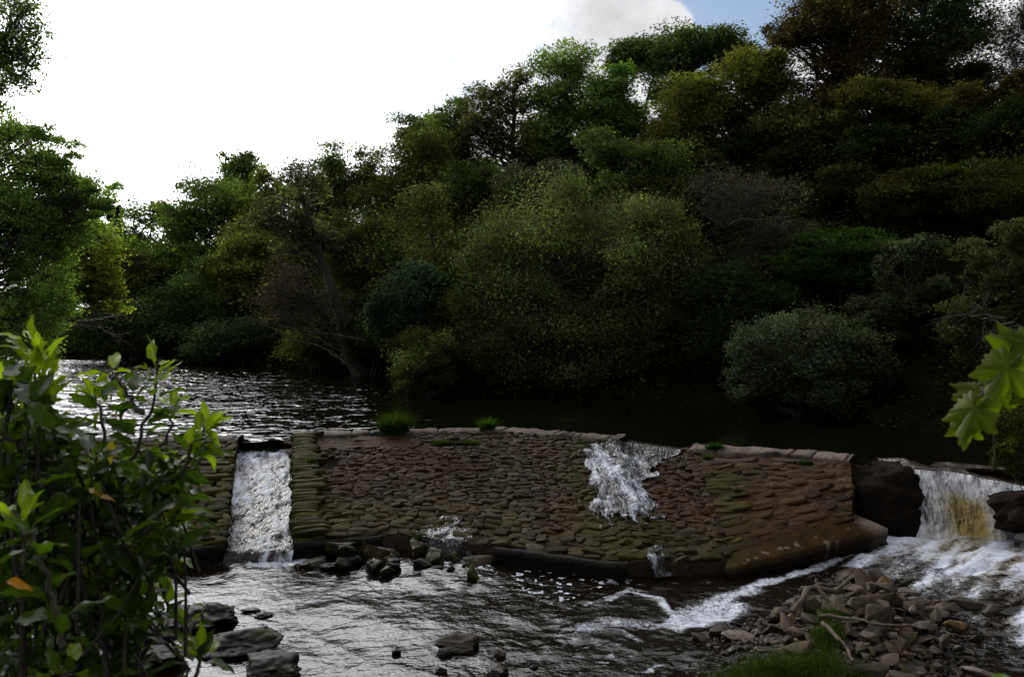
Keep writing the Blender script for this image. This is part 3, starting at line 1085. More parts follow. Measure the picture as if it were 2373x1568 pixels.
def boulder(px, py, w, h, label, col=DARKR, z=LOW, depth=0.8, rz=0.0, seed=0, name='boulder', cat='boulder', group=None, tilt=(0, 0), mat='boulder', zoff=0.0):
    """px,py: middle of the waterline; w,h: apparent size in survey pixels"""
    p = onz(px, py, z)
    k = p[1] / F
    hw, hh = w * k / 2, h * k
    rng = R_(seed * 7 + int(px) + int(py) * 3)
    if name == 'boulder':
        me = rock_mesh(name, rng, (hw, hw * depth, hh * 0.55), tuple(0.5 * c_ for c_ in col), ICO5 if w > 60 else ICO4, amp=0.24)
    else:
        me = hull_mesh(name, rng, 13, 0.10, col, (hw * 1.2, hw * depth * 1.2, hh * 0.8), 0.16)
    o = link(name, me, M[mat], loc=(p[0], p[1] + hw * depth * 0.3, z + hh * 0.18 + zoff), label=label, category=cat)
    o.rotation_euler = (tilt[0], tilt[1], rz)
    if group:
        o['group'] = group
    return o


G1 = 'boulders lying in the lower pool'
boulder(475, 1450, 205, 62, 'dark flat boulder by the left bush, farthest of the left pool boulders', WETR, seed=1, group=G1)
boulder(535, 1508, 225, 60, 'large brown smooth boulder in bright water beside the left bush', (0.018, 0.013, 0.008), seed=2, group=G1, rz=0.2)
boulder(350, 1478, 190, 60, 'black wet boulder half hidden behind the leafy bush', WETR, seed=3, group=G1)
boulder(350, 1545, 200, 70, 'dark broken boulder at the lower left behind leaf stems', WETR, seed=4, group=G1)
boulder(620, 1572, 190, 56, 'rounded dark boulder at the bottom edge, left of midstream', (0.015, 0.013, 0.006), seed=5, group=G1, rz=-0.3)
boulder(665, 1532, 55, 22, 'small wet stone with water breaking over it beside a rounded boulder', WETR, seed=6, group=G1)
boulder(612, 1428, 48, 14, 'small flat mossy stone alone in the bright pool', MOSR, seed=7, group=G1)
boulder(578, 1416, 46, 8, 'thin dark stone barely breaking the bright pool', WETR, seed=8, group=G1)
boulder(1056, 1508, 128, 38, 'long humped boulder alone in midstream ripples', (0.05, 0.04, 0.025), seed=9, group=G1, rz=-0.15)
boulder(1030, 1520, 40, 22, 'small wet stone tucked before the long humped boulder', WETR, seed=10, group=G1)
boulder(915, 1515, 26, 20, 'small pointed stone standing in midstream ripples', WETR, seed=11, group=G1)
boulder(1155, 1562, 62, 34, 'squat brown boulder at the bottom edge of midstream', (0.045, 0.036, 0.025), seed=12, group=G1)
boulder(1157, 1545, 36, 26, 'small round stone resting on the squat midstream boulder', (0.05, 0.035, 0.025), seed=13, zoff=0.12, group=G1)
boulder(1020, 1556, 34, 14, 'low wet stone near the bottom edge of the ripples', WETR, seed=14, group=G1)
boulder(1240, 1548, 24, 10, 'tiny dark stone among drifting foam flecks', WETR, seed=15, group=G1)
# rubble pile under the middle weir
G2 = 'rubble stones piled at the foot of the weir'
rub = [(720, 1292, 40, 26, MOSR, 'moss-topped stone next to the chute outfall'), (735, 1310, 74, 20, WETR, 'flat dark ledge stone at the left end of the rubble'),
       (790, 1275, 70, 34, MOSR, 'mossy slab leaning on the weir toe'), (838, 1290, 56, 50, MOSR, 'upright mossy block, tallest in the rubble pile'),
       (868, 1285, 66, 46, (0.045, 0.032, 0.014), 'brown mossy block on top of the rubble pile'), (895, 1300, 62, 34, MOSR, 'tilted mossy stone on the right slope of the rubble pile'),
       (810, 1308, 80, 30, WETR, 'wet black stone under the mossy rubble blocks'), (868, 1330, 62, 34, WETR, 'black round stone at the waterline below the rubble'),
       (905, 1322, 60, 30, WETR, 'wet stone at the right foot of the rubble pile'), (770, 1318, 70, 16, WETR, 'low wet slab in front of the rubble pile'),
       (1000, 1266, 40, 20, WETR, 'small wet stone under the weir toe in running water'), (966, 1278, 48, 30, MOSR, 'rounded mossy stone with a grass tuft on it'), (905, 1262, 50, 26, WETR, 'dark stone at the weir toe beside running white water'),
       (1058, 1268, 46, 34, MOSR, 'mossy squared stone against the broken weir toe'), (1045, 1330, 26, 18, WETR, 'small dark stone in broken water'),
       (1108, 1318, 84, 36, (0.035, 0.024, 0.012), 'large tan slab-sided boulder below the weir gap'), (1092, 1345, 46, 42, (0.045, 0.052, 0.008), 'bright moss-covered boulder in front of the tan one'),
       (1000, 1325, 66, 14, WETR, 'low dark ledge in the middle of the small rapids'), (955, 1318, 40, 14, WETR, 'low wet stone left of the dark ledge'), (1150, 1335, 40, 10, WETR, 'low wet stone at the edge of the dark still water')]
for i, (px, py, w, h, c, lb) in enumerate(rub):
    boulder(px, py, w, h, lb, c, z=LOW + (0.2 if py < 1290 else 0.0), seed=20 + i, group=G2, name='rubble_stone', cat='stone', rz=i * 0.7, tilt=((i % 3 - 1) * 0.25, (i % 4 - 1.5) * 0.15))
_rg = R_(66)
for i in range(26):
    px = _rg.uniform(705, 1120)
    py = 1262 + 66 * _rg.random() * (1 - abs(px - 860) / 420) + _rg.uniform(0, 10)
    w = _rg.uniform(26, 58)
    boulder(px, py, w, w * _rg.uniform(0.35, 0.6), 'small wet stone wedged in the rubble at the weir foot', [WETR, MOSR, DARKR][i % 3], z=LOW + _rg.uniform(0, 0.15), seed=100 + i,
            group='small stones wedged in the weir-foot rubble', name='rubble_stone', cat='stone', rz=i * 1.1, tilt=(_rg.normal() * 0.2, _rg.normal() * 0.2))
G3 = 'stones at the foot of the right-hand aprons'
for i, (px, py, w, h, c, z, lb) in enumerate([
        (1555, 1290, 40, 28, (0.04, 0.036, 0.02), -1.5, 'pale stone lying in the spill at the apron foot'), (1640, 1287, 44, 30, (0.04, 0.03, 0.018), -1.5, 'smooth stone beside the spill at the apron foot'),
        (1475, 1297, 42, 24, (0.05, 0.046, 0.026), -1.45, 'light mossy stone at the left of the little spill'), (1665, 1310, 38, 22, MOSR, -1.6, 'mossy stone beside the lower left corner of the concrete apron'),
        (1990, 1262, 80, 40, WETR, -1.5, 'black rock tucked beneath the concrete apron tip'), (2030, 1258, 50, 38, WETR, -1.45, 'dark boulder just under the pale apron tip'),
        (1930, 1280, 40, 16, WETR, -1.6, 'low wet stone before the apron edge')]):
    boulder(px, py, w, h, lb, c, z=z, seed=60 + i, group=G3, name='wet_stone', cat='stone', rz=i)
# outcrop between the right weir section and the waterfall
def outcrop(name, label, P0, size, col, seed, rot=(0, 0, 0)):
    rng = R_(seed)
    V, Fa = ICO5
    W = V / ((np.abs(V) ** 4).sum(1) ** 0.25)[:, None]
    off = rng.uniform(0, 40, 3)
    W = W * np.asarray(size)
    W = W * (1 + 0.34 * fbm(V * 1.6 + off, 4, 3))[:, None] + V * (0.16 * np.round(2.5 * fbm(W * np.array([1.5, 1.5, 5.0]) + off, 3, 6)) / 2.5)[:, None]
    c = np.asarray(col)[None] * (1 + 0.4 * fbm(W * 2 + off, 3, 12))[:, None]
    o = link(name, raw_mesh(name, W, Fa.reshape(-1), 3, c, False), M['outcrop_dark'], loc=P0, label=label, category='rock')
    o.rotation_euler = rot
    return o


outcrop('rock_outcrop', 'dark layered rock face between the rusty weir and the waterfall', (8.35, 19.35, -0.98), (0.9, 0.8, 0.90), (0.010, 0.0075, 0.005), 3)
outcrop('rock_outcrop', 'jagged rock ledge jutting in front of the waterfall from the right bank', (11.55, 17.9, -0.52), (1.35, 0.45, 0.42), (0.014, 0.010, 0.007), 4, (0.0, -0.20, 0.08))
outcrop('rock_outcrop', 'low black rock at the right edge of the frothy basin', (11.6, 16.9, -1.5), (0.5, 0.4, 0.25), WETR, 6)
outcrop('rock_outcrop', 'broad mossy rock beside the waterfall under the yellow-green bush', (12.6, 18.9, -0.45), (0.9, 1.2, 0.5), (0.03, 0.026, 0.014), 7)
outcrop('rock_outcrop', 'rock step hidden in the white water of the falls', (10.0, 19.6, -0.95), (1.9, 0.75, 0.8), (0.02, 0.016, 0.01), 8)

# ------------------------------------------------------------------ gravel bar
BAR = np.array([(1600, 1500), (1640, 1452), (1740, 1410), (1850, 1372), (1880, 1322), (1950, 1300), (2060, 1318), (2150, 1350), (2290, 1385), (2318, 1450), (2270, 1520), (2300, 1610), (2300, 1700), (1560, 1700)], float)
BARW = np.array([onz(a, b, -1.55)[:2] for a, b in BAR])


def in_poly(x, y, Pg):
    c = np.zeros(np.shape(x), bool)
    n = len(Pg)
    for i in range(n):
        a, b = Pg[i], Pg[(i + 1) % n]
        c ^= ((a[1] > y) != (b[1] > y)) & (x < (b[0] - a[0]) * (y - a[1]) / (b[1] - a[1] + 1e-12) + a[0])
    return c


def bar_z(x, y):
    d = pseg_dist(np.asarray(x, float), np.asarray(y, float), np.concatenate([BARW, BARW[:1]]))
    ins = in_poly(x, y, BARW)
    hump = np.where(ins, sstep(0, 1.6, d), -sstep(0, 0.5, d))
    k = np.exp(-(((np.asarray(x) - 5.3) / 1.9) ** 2 + ((np.asarray(y) - 14.3) / 2.6) ** 2))
    return LOW - 0.03 + np.where(hump > 0, (0.10 + 0.32 * k) * hump, 0.3 * hump)


def build_bar():
    lo, hi = BARW.min(0) - 0.6, BARW.max(0) + 0.6
    X, Y = np.meshgrid(np.linspace(lo[0], hi[0], 160), np.linspace(lo[1], hi[1], 170), indexing='ij')
    Z = bar_z(X, Y) + 0.03 * fbm(p3(X * 5, Y * 5), 3, 3)
    c = np.broadcast_to(np.array([0.022, 0.018, 0.014]), X.shape + (3,)).copy()
    link('gravel_bed', grid_mesh('gravel_bed', X, Y, Z, c), M['pebble'], kind='structure')
    rng = R_(77)
    # pebbles nobody could count
    n = 5200
    x, y = rng.uniform(lo[0], hi[0], n), rng.uniform(lo[1], hi[1], n)
    keep = in_poly(x, y, BARW)
    x, y = x[keep], y[keep]
    V, Fa = ico(2)
    acc = Acc(3)
    for i in range(len(x)):
        r = rng.uniform(0.018, 0.055)
        sz = np.array([r * rng.uniform(.8, 1.6), r * rng.uniform(.7, 1.2), r * rng.uniform(.35, .8)])
        a = rng.uniform(0, 6.28)
        W = V * (1 + 0.22 * rng.normal(size=(len(V), 1))) * sz
        W = W @ np.array([[math.cos(a), math.sin(a), 0], [-math.sin(a), math.cos(a), 0], [0, 0, 1]])
        cc = np.array([(0.05, 0.04, 0.032), (0.09, 0.07, 0.055), (0.03, 0.025, 0.022), (0.10, 0.06, 0.035)][rng.integers(4)])
        acc.add(W + [x[i], y[i], bar_z(x[i], y[i]) + sz[2] * 0.5], Fa, cc)
    link('pebbles', acc.mesh('pebbles'), M['pebble'], kind='stuff', label='small pebbles filling the gaps on the gravel bar', category='pebbles')
    # stones, each a thing of its own
    shapes = [hull_mesh('gravel_stone', rng, int(rng.integers(9, 14)), rng.uniform(0.05, 0.12)) for _ in range(26)]
    for me in shapes:
        me.materials.append(M['gravel'])
    placed = []

    def put(x, y, r, rz=None, lift=0.0, flat=None, label=None, dims=None, tilt=None, mat=None):
        me = shapes[rng.integers(len(shapes))]
        if mat:
            me = me.copy()
            me.materials.clear()
            me.materials.append(mat)
        o = bpy.data.objects.new('stone', me)
        C.objects.link(o)
        fl = flat if flat is not None else rng.uniform(0.35, 0.7)
        sz = dims if dims is not None else (r * rng.uniform(0.95, 1.45), r * rng.uniform(0.7, 1.0), r * fl)
        o.scale = sz
        o.location = (x, y, bar_z(x, y) + sz[2] * 0.45 + lift)
        tl = tilt if tilt is not None else (rng.normal() * 0.25, rng.normal() * 0.25)
        o.rotation_euler = (tl[0], tl[1], rng.uniform(0, 6.28) if rz is None else rz)
        o['category'] = 'stone'
        if label:
            o['label'] = label
        placed.append((x, y, max(sz[0], sz[1])))
        return o
    # the ones a viewer could name
    tan = stone_mat('tan_stone', 0.0, 0.6, use_tint=False, cols=[(0, (0.10, 0.055, 0.025)), (1, (0.14, 0.08, 0.036))], scale=14)
    pale = stone_mat('pale_stone', 0.0, 0.65, use_tint=False, cols=[(0, (0.10, 0.08, 0.065)), (1, (0.13, 0.105, 0.088))], scale=14)
    dark = stone_mat('dark_slab_stone', 0.3, 0.5, use_tint=False, cols=[(0, (0.035, 0.028, 0.02)), (1, (0.05, 0.038, 0.026))], scale=8)
    named = [(2238, 1388, 95, 52, dark, 'big dark domed boulder at the far right tip of the gravel bar', 0.0),
             (2295, 1400, 50, 30, dark, 'dark rounded end boulder beside the domed one on the gravel bar', 0.1),
             (1882, 1430, 55, 62, None, 'tall brown split block standing beside the grass on the gravel bar', 0.05),
             (1836, 1432, 34, 30, tan, 'tan rounded stone left of the tall split block', 0.0),
             (1850, 1378, 62, 34, None, 'brown angular stone at the upper left rim of the gravel bar', 0.0),
             (2055, 1372, 34, 42, tan, 'tan upright block in the middle of the gravel bar', 0.1),
             (2110, 1378, 60, 24, pale, 'long pale stone lying left of the domed boulder', 0.08),
             (2060, 1418, 76, 46, None, 'large flat brown slab in the centre of the gravel bar', 0.05),
             (2125, 1408, 66, 28, pale, 'pale flat stone above the light rounded pair', 0.08),
             (2195, 1410, 62, 40, None, 'ridged brown stone in front of the domed boulder', 0.08),
             (2205, 1442, 72, 40, tan, 'sunlit orange-tan slab near the right rim of the gravel bar', 0.06),
             (2140, 1462, 62, 40, pale, 'biggest pale rounded stone on the gravel bar', 0.08),
             (2120, 1440, 36, 34, pale, 'pale knob of stone perched above the big rounded one', 0.16),
             (2186, 1488, 44, 56, None, 'dark upright stone wedged near the right rim', 0.08),
             (2075, 1458, 40, 28, pale, 'pale blunt stone under the stick', 0.05),
             (2066, 1485, 32, 26, pale, 'small pale egg-shaped stone under the stick', 0.03),
             (2265, 1528, 74, 34, pale, 'long pale speckled stone at the lower right of the gravel bar', 0.0),
             (1985, 1552, 160, 52, None, 'long grey slanting slab behind the grass at the bottom edge', 0.0),
             (2080, 1562, 96, 36, dark, 'dark block at the bottom edge of the gravel bar', 0.0),
             (2185, 1558, 80, 30, pale, 'mottled pale boulder at the bottom edge on the right', 0.0),
             (1715, 1452, 88, 22, pale, 'flat pale stone lying in the shallows at the left rim', 0.0),
             (1668, 1440, 62, 34, dark, 'dark wedge stone in foam at the left rim', 0.0),
             (1622, 1452, 54, 36, dark, 'black humped stone at the edge of the white rapid', 0.0),
             (1960, 1318, 84, 30, None, 'broad brown stone at the upstream tip of the gravel bar', 0.0)]
    for (px, py, w, h, mt, lb, lift) in named:
        p = onz(px, py, -1.5)
        k = p[1] / F
        put(p[0], p[1], 0, rz=rng.normal() * 0.3, lift=lift, label=lb, dims=(w * k / 2 * 1.2, w * k / 2 * 0.75, h * k / 2 * 0.95), tilt=(rng.normal() * 0.12, rng.normal() * 0.12), mat=mt)
    kinds = [('small brown stone packed in the heap on the gravel bar', 'small stones of the gravel bar heap'),
             ('fist-sized stone in the wet left fringe of the gravel bar', 'stones of the wet left fringe'),
             ('stone on the far upstream rim of the gravel bar', 'stones of the upstream rim')]
    tries = 0
    while len(placed) < 288 and tries < 30000:
        tries += 1
        x, y = rng.uniform(lo[0], hi[0]), rng.uniform(max(lo[1], 11.0), hi[1])
        if not in_poly(x, y, BARW):
            continue
        u = x / y
        heap = math.exp(-(((x - 5.6) / 1.7) ** 2 + ((y - 14) / 2.4) ** 2))
        r = (0.06 + 0.14 * heap) * rng.lognormal(0, 0.35)
        if rng.random() > 0.15 + heap * 1.1:
            continue
        if any((x - a) ** 2 + (y - b) ** 2 < (0.50 * (r + c)) ** 2 for a, b, c in placed):
            continue
        o = put(x, y, r, lift=rng.uniform(0, 0.07) * heap)
        kd = 1 if u < 0.30 else (2 if y > 15.6 else 0)
        o['label'], o['group'] = kinds[kd]
    # driftwood
    def stick(pts, r0, r1, label, z, name='driftwood_branch', mat='wood', forks=()):
        rng2 = R_(int(pts[0][0]))
        P = np.array([onz(a, b, zz) for (a, b), zz in zip(pts, z)])
        t = np.linspace(0, 1, 26)
        Q = np.stack([np.interp(t, np.linspace(0, 1, len(P)), P[:, i]) for i in range(3)], -1)
        Q += 0.025 * fbm(np.stack([t * 6, t * 0, t * 0], -1)[:, None] + np.arange(3)[None, :, None] * 7, 3, 5)
        acc2 = Acc()
        rad = np.interp(t, [0, 1], [r0, r1]) * (1 + 0.25 * noise(np.stack([t * 9, t * 0, t * 0], -1), 9))
        acc2.add(*tube(Q, rad, 7))
        for (i, dv, ln, rr) in forks:
            acc2.add(*tube(np.array([Q[i], Q[i] + np.array(dv) * ln * 0.5 + [0, 0, 0.02], Q[i] + np.array(dv) * ln]), [rr, rr * 0.8, rr * 0.3], 6))
        link(name, acc2.mesh(name, True), M[mat], label=label, category='branch')
    stick([(1900, 1425), (1960, 1432), (2030, 1445), (2100, 1448)], 0.028, 0.02, 'long pale driftwood stick lying across the gravel bar stones', [-1.12, -1.1, -1.1, -1.12], forks=((12, (0.3, -0.9, 0.1), 0.3, 0.012),))
    stick([(1905, 1440), (1945, 1480), (1965, 1500), (1975, 1530)], 0.03, 0.018, 'dark thin driftwood branch slanting down beside the grass', [-1.1, -1.15, -1.2, -1.25])
    stick([(1838, 1415), (1860, 1390), (1872, 1365), (1900, 1362), (1935, 1368), (1962, 1345)], 0.055, 0.035, 'twisted brown driftwood root arching over stones on the gravel bar', [-1.35, -1.2, -1.1, -1.1, -1.15, -1.1],
          forks=((8, (-0.5, -0.7, -0.5), 0.5, 0.05), (14, (0.3, -0.8, -0.5), 0.4, 0.04)))
    stick([(2180, 1460), (2215, 1472), (2250, 1473)], 0.016, 0.01, 'short pale twig over the right rim of the gravel bar', [-1.2, -1.2, -1.25])


build_bar()

# ------------------------------------------------------------------ grass
def blades(P, h, w, rng, col, lean=0.5, nseg=4):
    """curved blades: P (n,3) roots, h (n,) lengths"""
    n = len(P)
    az = rng.uniform(0, 2 * np.pi, n)
    dr = np.stack([np.cos(az), np.sin(az), 0 * az], -1)
    sd = np.stack([-np.sin(az), np.cos(az), 0 * az], -1)
    ln = lean * rng.uniform(0.3, 1.3, n)
    rows = []
    for k in range(nseg + 1):
        t = k / nseg
        c = P + np.array([0, 0, 1.0]) * (h * (t - 0.25 * ln * t * t))[:, None] + dr * (h * ln * t * t)[:, None]
        ww = w * (1 - t) ** 0.7 + 0.0008
        rows += [c - sd * ww[:, None], c + sd * ww[:, None]]
    V = np.stack(rows, 1).reshape(-1, 3)
    f = np.concatenate([np.array([2 * k, 2 * k + 1, 2 * k + 3, 2 * k + 2]) for k in range(nseg)])
    Fa = (f[None] + (np.arange(n) * 2 * (nseg + 1))[:, None]).reshape(-1)
    cc = np.repeat(np.asarray(col)[None] * rng.lognormal(0, 0.3, (n, 1)), 2 * (nseg + 1), 0)
    return V, Fa, cc


GREEN = np.array([0.045, 0.075, 0.013])


def tuft(px, py, wpx, hpx, label, z, n=260, lean=0.7, wd=0.006, col=GREEN, seed=0, group='grass tufts on the weir', flatw=0.35, dome=False):
    rng = R_(seed + 900)
    p = onz(px, py, z)
    k = p[1] / F
    r, h = wpx * k / 2, hpx * k
    a = rng.uniform(0, 6.28, n)
    q = np.sqrt(rng.uniform(0, 1, n)) * 0.75
    P = np.stack([q * np.cos(a) * r, q * np.sin(a) * r * flatw, 0 * a - 0.03], -1)
    hh = h * rng.uniform(0.6, 1.15, n) * (1.15 - 0.45 * q)
    V, Fa, cc = blades(P, hh, np.full(n, wd), rng, col, lean)
    g = link('grass_tuft', raw_mesh('grass_tuft', V, Fa, 4, cc), M['grass'], loc=tuple(p), label=label, category='grass tuft', group=group)
    return g


tuft(914, 1004, 92, 56, 'rounded thick green tuft standing upstream of the weir crest', 0.05, 1500, 0.75, 0.008, GREEN * 1.0, 1, flatw=0.6)
tuft(1130, 998, 46, 38, 'small bushy green tuft on the highest part of the crest', 0.08, 420, 0.8, 0.012, np.array([0.045, 0.11, 0.015]), 2)
tuft(1030, 1030, 90, 18, 'long thin grass strip under the crest, left half', 0.04, 420, 1.0, 0.006, GREEN * 0.8, 3, flatw=0.2)
tuft(1085, 1030, 70, 18, 'long thin grass strip under the crest, right half', 0.04, 320, 1.0, 0.006, GREEN * 0.8, 4, flatw=0.2)
tuft(1655, 1040, 54, 20, 'leafy green tuft at the left end of the right crest', 0.1, 360, 0.9, 0.012, np.array([0.03, 0.08, 0.015]), 5)
tuft(1640, 1062, 34, 16, 'small yellow-green tuft just below the right crest', 0.0, 120, 0.9, 0.010, np.array([0.05, 0.09, 0.012]), 6)
tuft(1868, 1073, 44, 14, 'low green tuft midway along the right crest', 0.08, 220, 0.9, 0.008, np.array([0.035, 0.07, 0.015]), 7)
tuft(1350, 1026, 40, 12, 'sparse low tuft near the right tip of the middle crest', 0.08, 90, 0.9, 0.006, GREEN * 0.7, 8)
tuft(722, 1070, 26, 18, 'bright little tuft among edging stones beside the chute', -0.1, 90, 0.8, 0.008, np.array([0.06, 0.10, 0.01]), 9)
tuft(970, 1254, 30, 24, 'grass tuft growing on a rounded mossy stone in the pool', -1.38, 130, 0.7, 0.006, GREEN, 10)
tuft(820, 1012, 30, 12, 'tiny sparse tuft on the crest left of the thick round tuft', 0.08, 60, 0.9, 0.006, GREEN * 0.7, 11)


def build_grass_patch():
    rng = R_(31)
    acc = Acc()
    for (cx, cy, rx, ry, n, h) in ((1750, 1600, 110, 62, 7000, 0.30), (1870, 1575, 90, 50, 3500, 0.26), (1920, 1485, 40, 36, 1300, 0.26), (2010, 1570, 40, 18, 600, 0.22)):
        a = rng.uniform(0, 6.28, n)
        q = np.sqrt(rng.uniform(0, 1, n))
        px, py = cx + rx * q * np.cos(a), cy + ry * q * np.sin(a)
        z = -1.5
        t = (z - EYE[2])
        d = np.stack([(px - CX) / F, math.cos(PITCH) - (py - CY) / F * math.sin(PITCH), -math.sin(PITCH) - (py - CY) / F * math.cos(PITCH)], -1)
        P = EYE + d * (t / d[:, 2])[:, None]
        cl = noise(p3(P[:, 0] * 3, P[:, 1] * 3), 5)
        keep = cl > -0.45
        P = P[keep]
        P[:, 2] = bar_z(P[:, 0], P[:, 1])
        hh = h * rng.uniform(0.5, 1.2, len(P)) * (1 + 0.4 * cl[keep])
        acc.add(*blades(P, hh, np.full(len(P), 0.0045), rng, GREEN * 1.1, 0.9))
    link('grass', acc.mesh('grass'), M['grass'], kind='stuff', label='long green grass on the near side of the gravel bar', category='grass')


build_grass_patch()

# ------------------------------------------------------------------ trees
def leaf_quads(P, n_dir, size, aspect, rng, col, droop=0.0):
    """folded rhombic leaf faces; P (n,3)"""
    n = len(P)
    d = unit(rng, n)
    d[:, 2] = d[:, 2] * 0.6 - droop
    d /= np.linalg.norm(d, axis=1, keepdims=True)
    up = unit(rng, n) + np.array([0, 0, 0.9]) + (0.5 * n_dir if n_dir is not None else 0)
    s = np.cross(d, up)
    s /= np.maximum(np.linalg.norm(s, axis=1, keepdims=True), 1e-6)
    sz = (size * rng.lognormal(0, 0.25, n))[:, None]
    w = sz * aspect
    V = np.stack([P - d * sz * 0.5, P + s * w * 0.5 + d * sz * 0.05, P + d * sz * 0.5, P - s * w * 0.5 + d * sz * 0.05], 1).reshape(-1, 3)
    Fa = np.arange(n * 4)
    return V, Fa, np.repeat(col, 4, 0)


def leaf_tris(P, size, rng, col, droop=0.0):
    n = len(P)
    d = unit(rng, n)
    d[:, 2] = d[:, 2] * 0.6 - droop
    s = np.cross(d, unit(rng, n) + np.array([0, 0, 0.9]))
    s /= np.maximum(np.linalg.norm(s, axis=1, keepdims=True), 1e-6)
    sz = (size * 1.2 * rng.lognormal(0, 0.3, n))[:, None]
    V = np.stack([P - d * sz * 0.5, P + s * sz * 0.36 + d * sz * 0.1, P + d * sz * 0.5 - s * sz * 0.2], 1).reshape(-1, 3)
    return V, np.arange(n * 3), np.repeat(col, 3, 0)


def tree(name, label, cat, dist, bx, lobes, col, n=9000, leaf=0.2, aspect=0.6, nsub=9, ncl=16, tr=0.22, seed=1, droop=0.0, flat=0.6, sub=(0.40, 0.62), spread=0.30,
         group='trees on the wooded far bank', twigs=0, leafiness=1.0, hue=0.10, lean=None, stems=1, mat='leaf', basez=None, young=0.25, zmin=-0.9, depthf=0.9, shell=0.55, cq=(0.5, 1.1)):
    rng = R_(seed * 131 + 7)
    k = dist / F
    if dist > 32 and leaf > 0.10:
        want = 0.0029 * dist
        n = n * 1.15 * max(1, (leaf / want)) ** 1.5
        leaf = min(leaf, want)
        ncl = int(ncl * 1.6)
    if name == 'tree' and dist > 34:
        nsub, sub, shell = int(nsub * 1.6), (sub[0] * 0.72, sub[1] * 0.74), 0.25
    b = aty(bx, 720, dist)
    bz = float(ground_z(b[0], b[1])) if basez is None else basez
    root = thing(name, label, cat, group, (b[0], b[1], bz))
    org = np.array([b[0], b[1], bz])
    Cs, Rs = [], []
    for (cx, cy, rx, ry) in lobes:
        dd = dist + rng.normal() * 0.3
        Cs.append(aty(cx, cy, dd) - org)
        Rs.append(np.array([rx * k, rx * k * depthf, ry * k]))
    Cs, Rs = np.array(Cs), np.array(Rs)
    area = Rs[:, 0] * Rs[:, 2]
    share = area / area.sum()
    SCn, SR = [], []
    for c, r, sh in zip(Cs, Rs, share):
        m = max(3, int(round(nsub * len(lobes) * sh)))
        d = unit(rng, m)
        q = rng.uniform(shell, 0.86, (m, 1)) if shell > 0.3 else rng.uniform(shell ** 2, 0.86 ** 2, (m, 1)) ** 0.5
        SCn.append(c + d * q * r)
        f = rng.uniform(*sub, m)[:, None]
        SR.append(r * f * np.array([1.12, 1.12, 0.78]))
    SCn, SR = np.concatenate(SCn), np.concatenate(SR)
    m = len(SCn)
    # clumps
    d = unit(rng, m * ncl)
    d[:, 2] = np.where(d[:, 2] < zmin, -d[:, 2], d[:, 2])
    ci = np.repeat(np.arange(m), ncl)
    q = rng.uniform(*cq, (m * ncl, 1))
    CL = SCn[ci] + d * SR[ci] * q
    cs = SR[ci].mean(1) * spread
    ctint = rng.lognormal(0, 0.30, m)[ci] * rng.lognormal(0, 0.18, len(CL))
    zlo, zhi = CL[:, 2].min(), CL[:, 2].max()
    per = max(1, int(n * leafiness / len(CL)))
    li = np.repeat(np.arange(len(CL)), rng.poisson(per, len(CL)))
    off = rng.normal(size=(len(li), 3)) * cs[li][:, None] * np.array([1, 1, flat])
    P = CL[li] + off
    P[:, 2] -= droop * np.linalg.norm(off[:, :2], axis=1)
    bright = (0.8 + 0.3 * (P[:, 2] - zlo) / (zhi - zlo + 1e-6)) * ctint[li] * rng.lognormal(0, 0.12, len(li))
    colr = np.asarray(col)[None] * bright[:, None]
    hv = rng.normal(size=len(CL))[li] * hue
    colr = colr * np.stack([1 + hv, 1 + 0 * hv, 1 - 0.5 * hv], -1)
    yg = (rng.random(len(li)) < young)[:, None]
    colr = np.where(yg, colr * np.array([1.2, 1.18, 0.9]), colr)
    colr = np.clip(colr, 0.003, 0.5)
    lo_ = Cs - Rs
    cen = np.array([(Cs[:, 0] * share).sum(), (Cs[:, 1] * share).sum(), (Cs[:, 2] * share).sum()])
    big = ((Cs + Rs).max(0) - lo_.min(0)) / 2
    n1 = (P - SCn[ci[li]]) / SR[ci[li]]
    n2 = (P - cen) / big
    nm = n1 * 0.75 + n2 * 0.6 + np.array([0, 0, 0.25]) + rng.normal(size=P.shape) * 0.15
    nm /= np.linalg.norm(nm, axis=1, keepdims=True) + 1e-9
    if dist > 30:
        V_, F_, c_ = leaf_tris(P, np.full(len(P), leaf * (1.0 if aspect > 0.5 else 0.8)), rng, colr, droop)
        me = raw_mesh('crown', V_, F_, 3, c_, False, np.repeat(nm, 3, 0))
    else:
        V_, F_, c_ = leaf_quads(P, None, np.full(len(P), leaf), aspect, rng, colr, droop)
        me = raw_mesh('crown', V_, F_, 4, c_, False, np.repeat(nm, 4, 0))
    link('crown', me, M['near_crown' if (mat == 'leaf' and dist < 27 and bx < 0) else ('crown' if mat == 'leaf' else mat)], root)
    # trunk(s) and limbs
    ctr = (Cs * share[:, None]).sum(0)
    top = Cs[np.argmax(Cs[:, 2] + Rs[:, 2])]
    bark = Acc()
    TR = []
    for sN in range(stems):
        tgt = top + np.array([0, 0, 0.35 * Rs[0, 2]]) if stems == 1 else SCn[rng.integers(m)]
        mid = ctr * np.array([0.35, 0.35, 0.5]) if lean is None else np.array(lean)
        st = np.array([rng.normal() * 0.25 * (stems > 1), rng.normal() * 0.2 * (stems > 1), -0.5])
        Pp = bez(st, mid + rng.normal(size=3) * 0.2, tgt, 18)
        Pp[1:] += 0.10 * tr / 0.2 * noise(np.stack([np.arange(17) * 0.7, np.full(17, seed), np.zeros(17)], -1)[:, None] + np.arange(3)[None, :, None] * 11, 3)
        t = np.linspace(0, 1, 18)
        rr = tr * (1 - 0.82 * t) * (1 + 0.7 * np.exp(-t * 16)) / (1 if stems == 1 else 1.6)
        bark.add(*tube(Pp, rr, 8))
        TR.append((Pp, rr))
    link('trunk', bark.mesh('trunk', True), M['bark'], root)
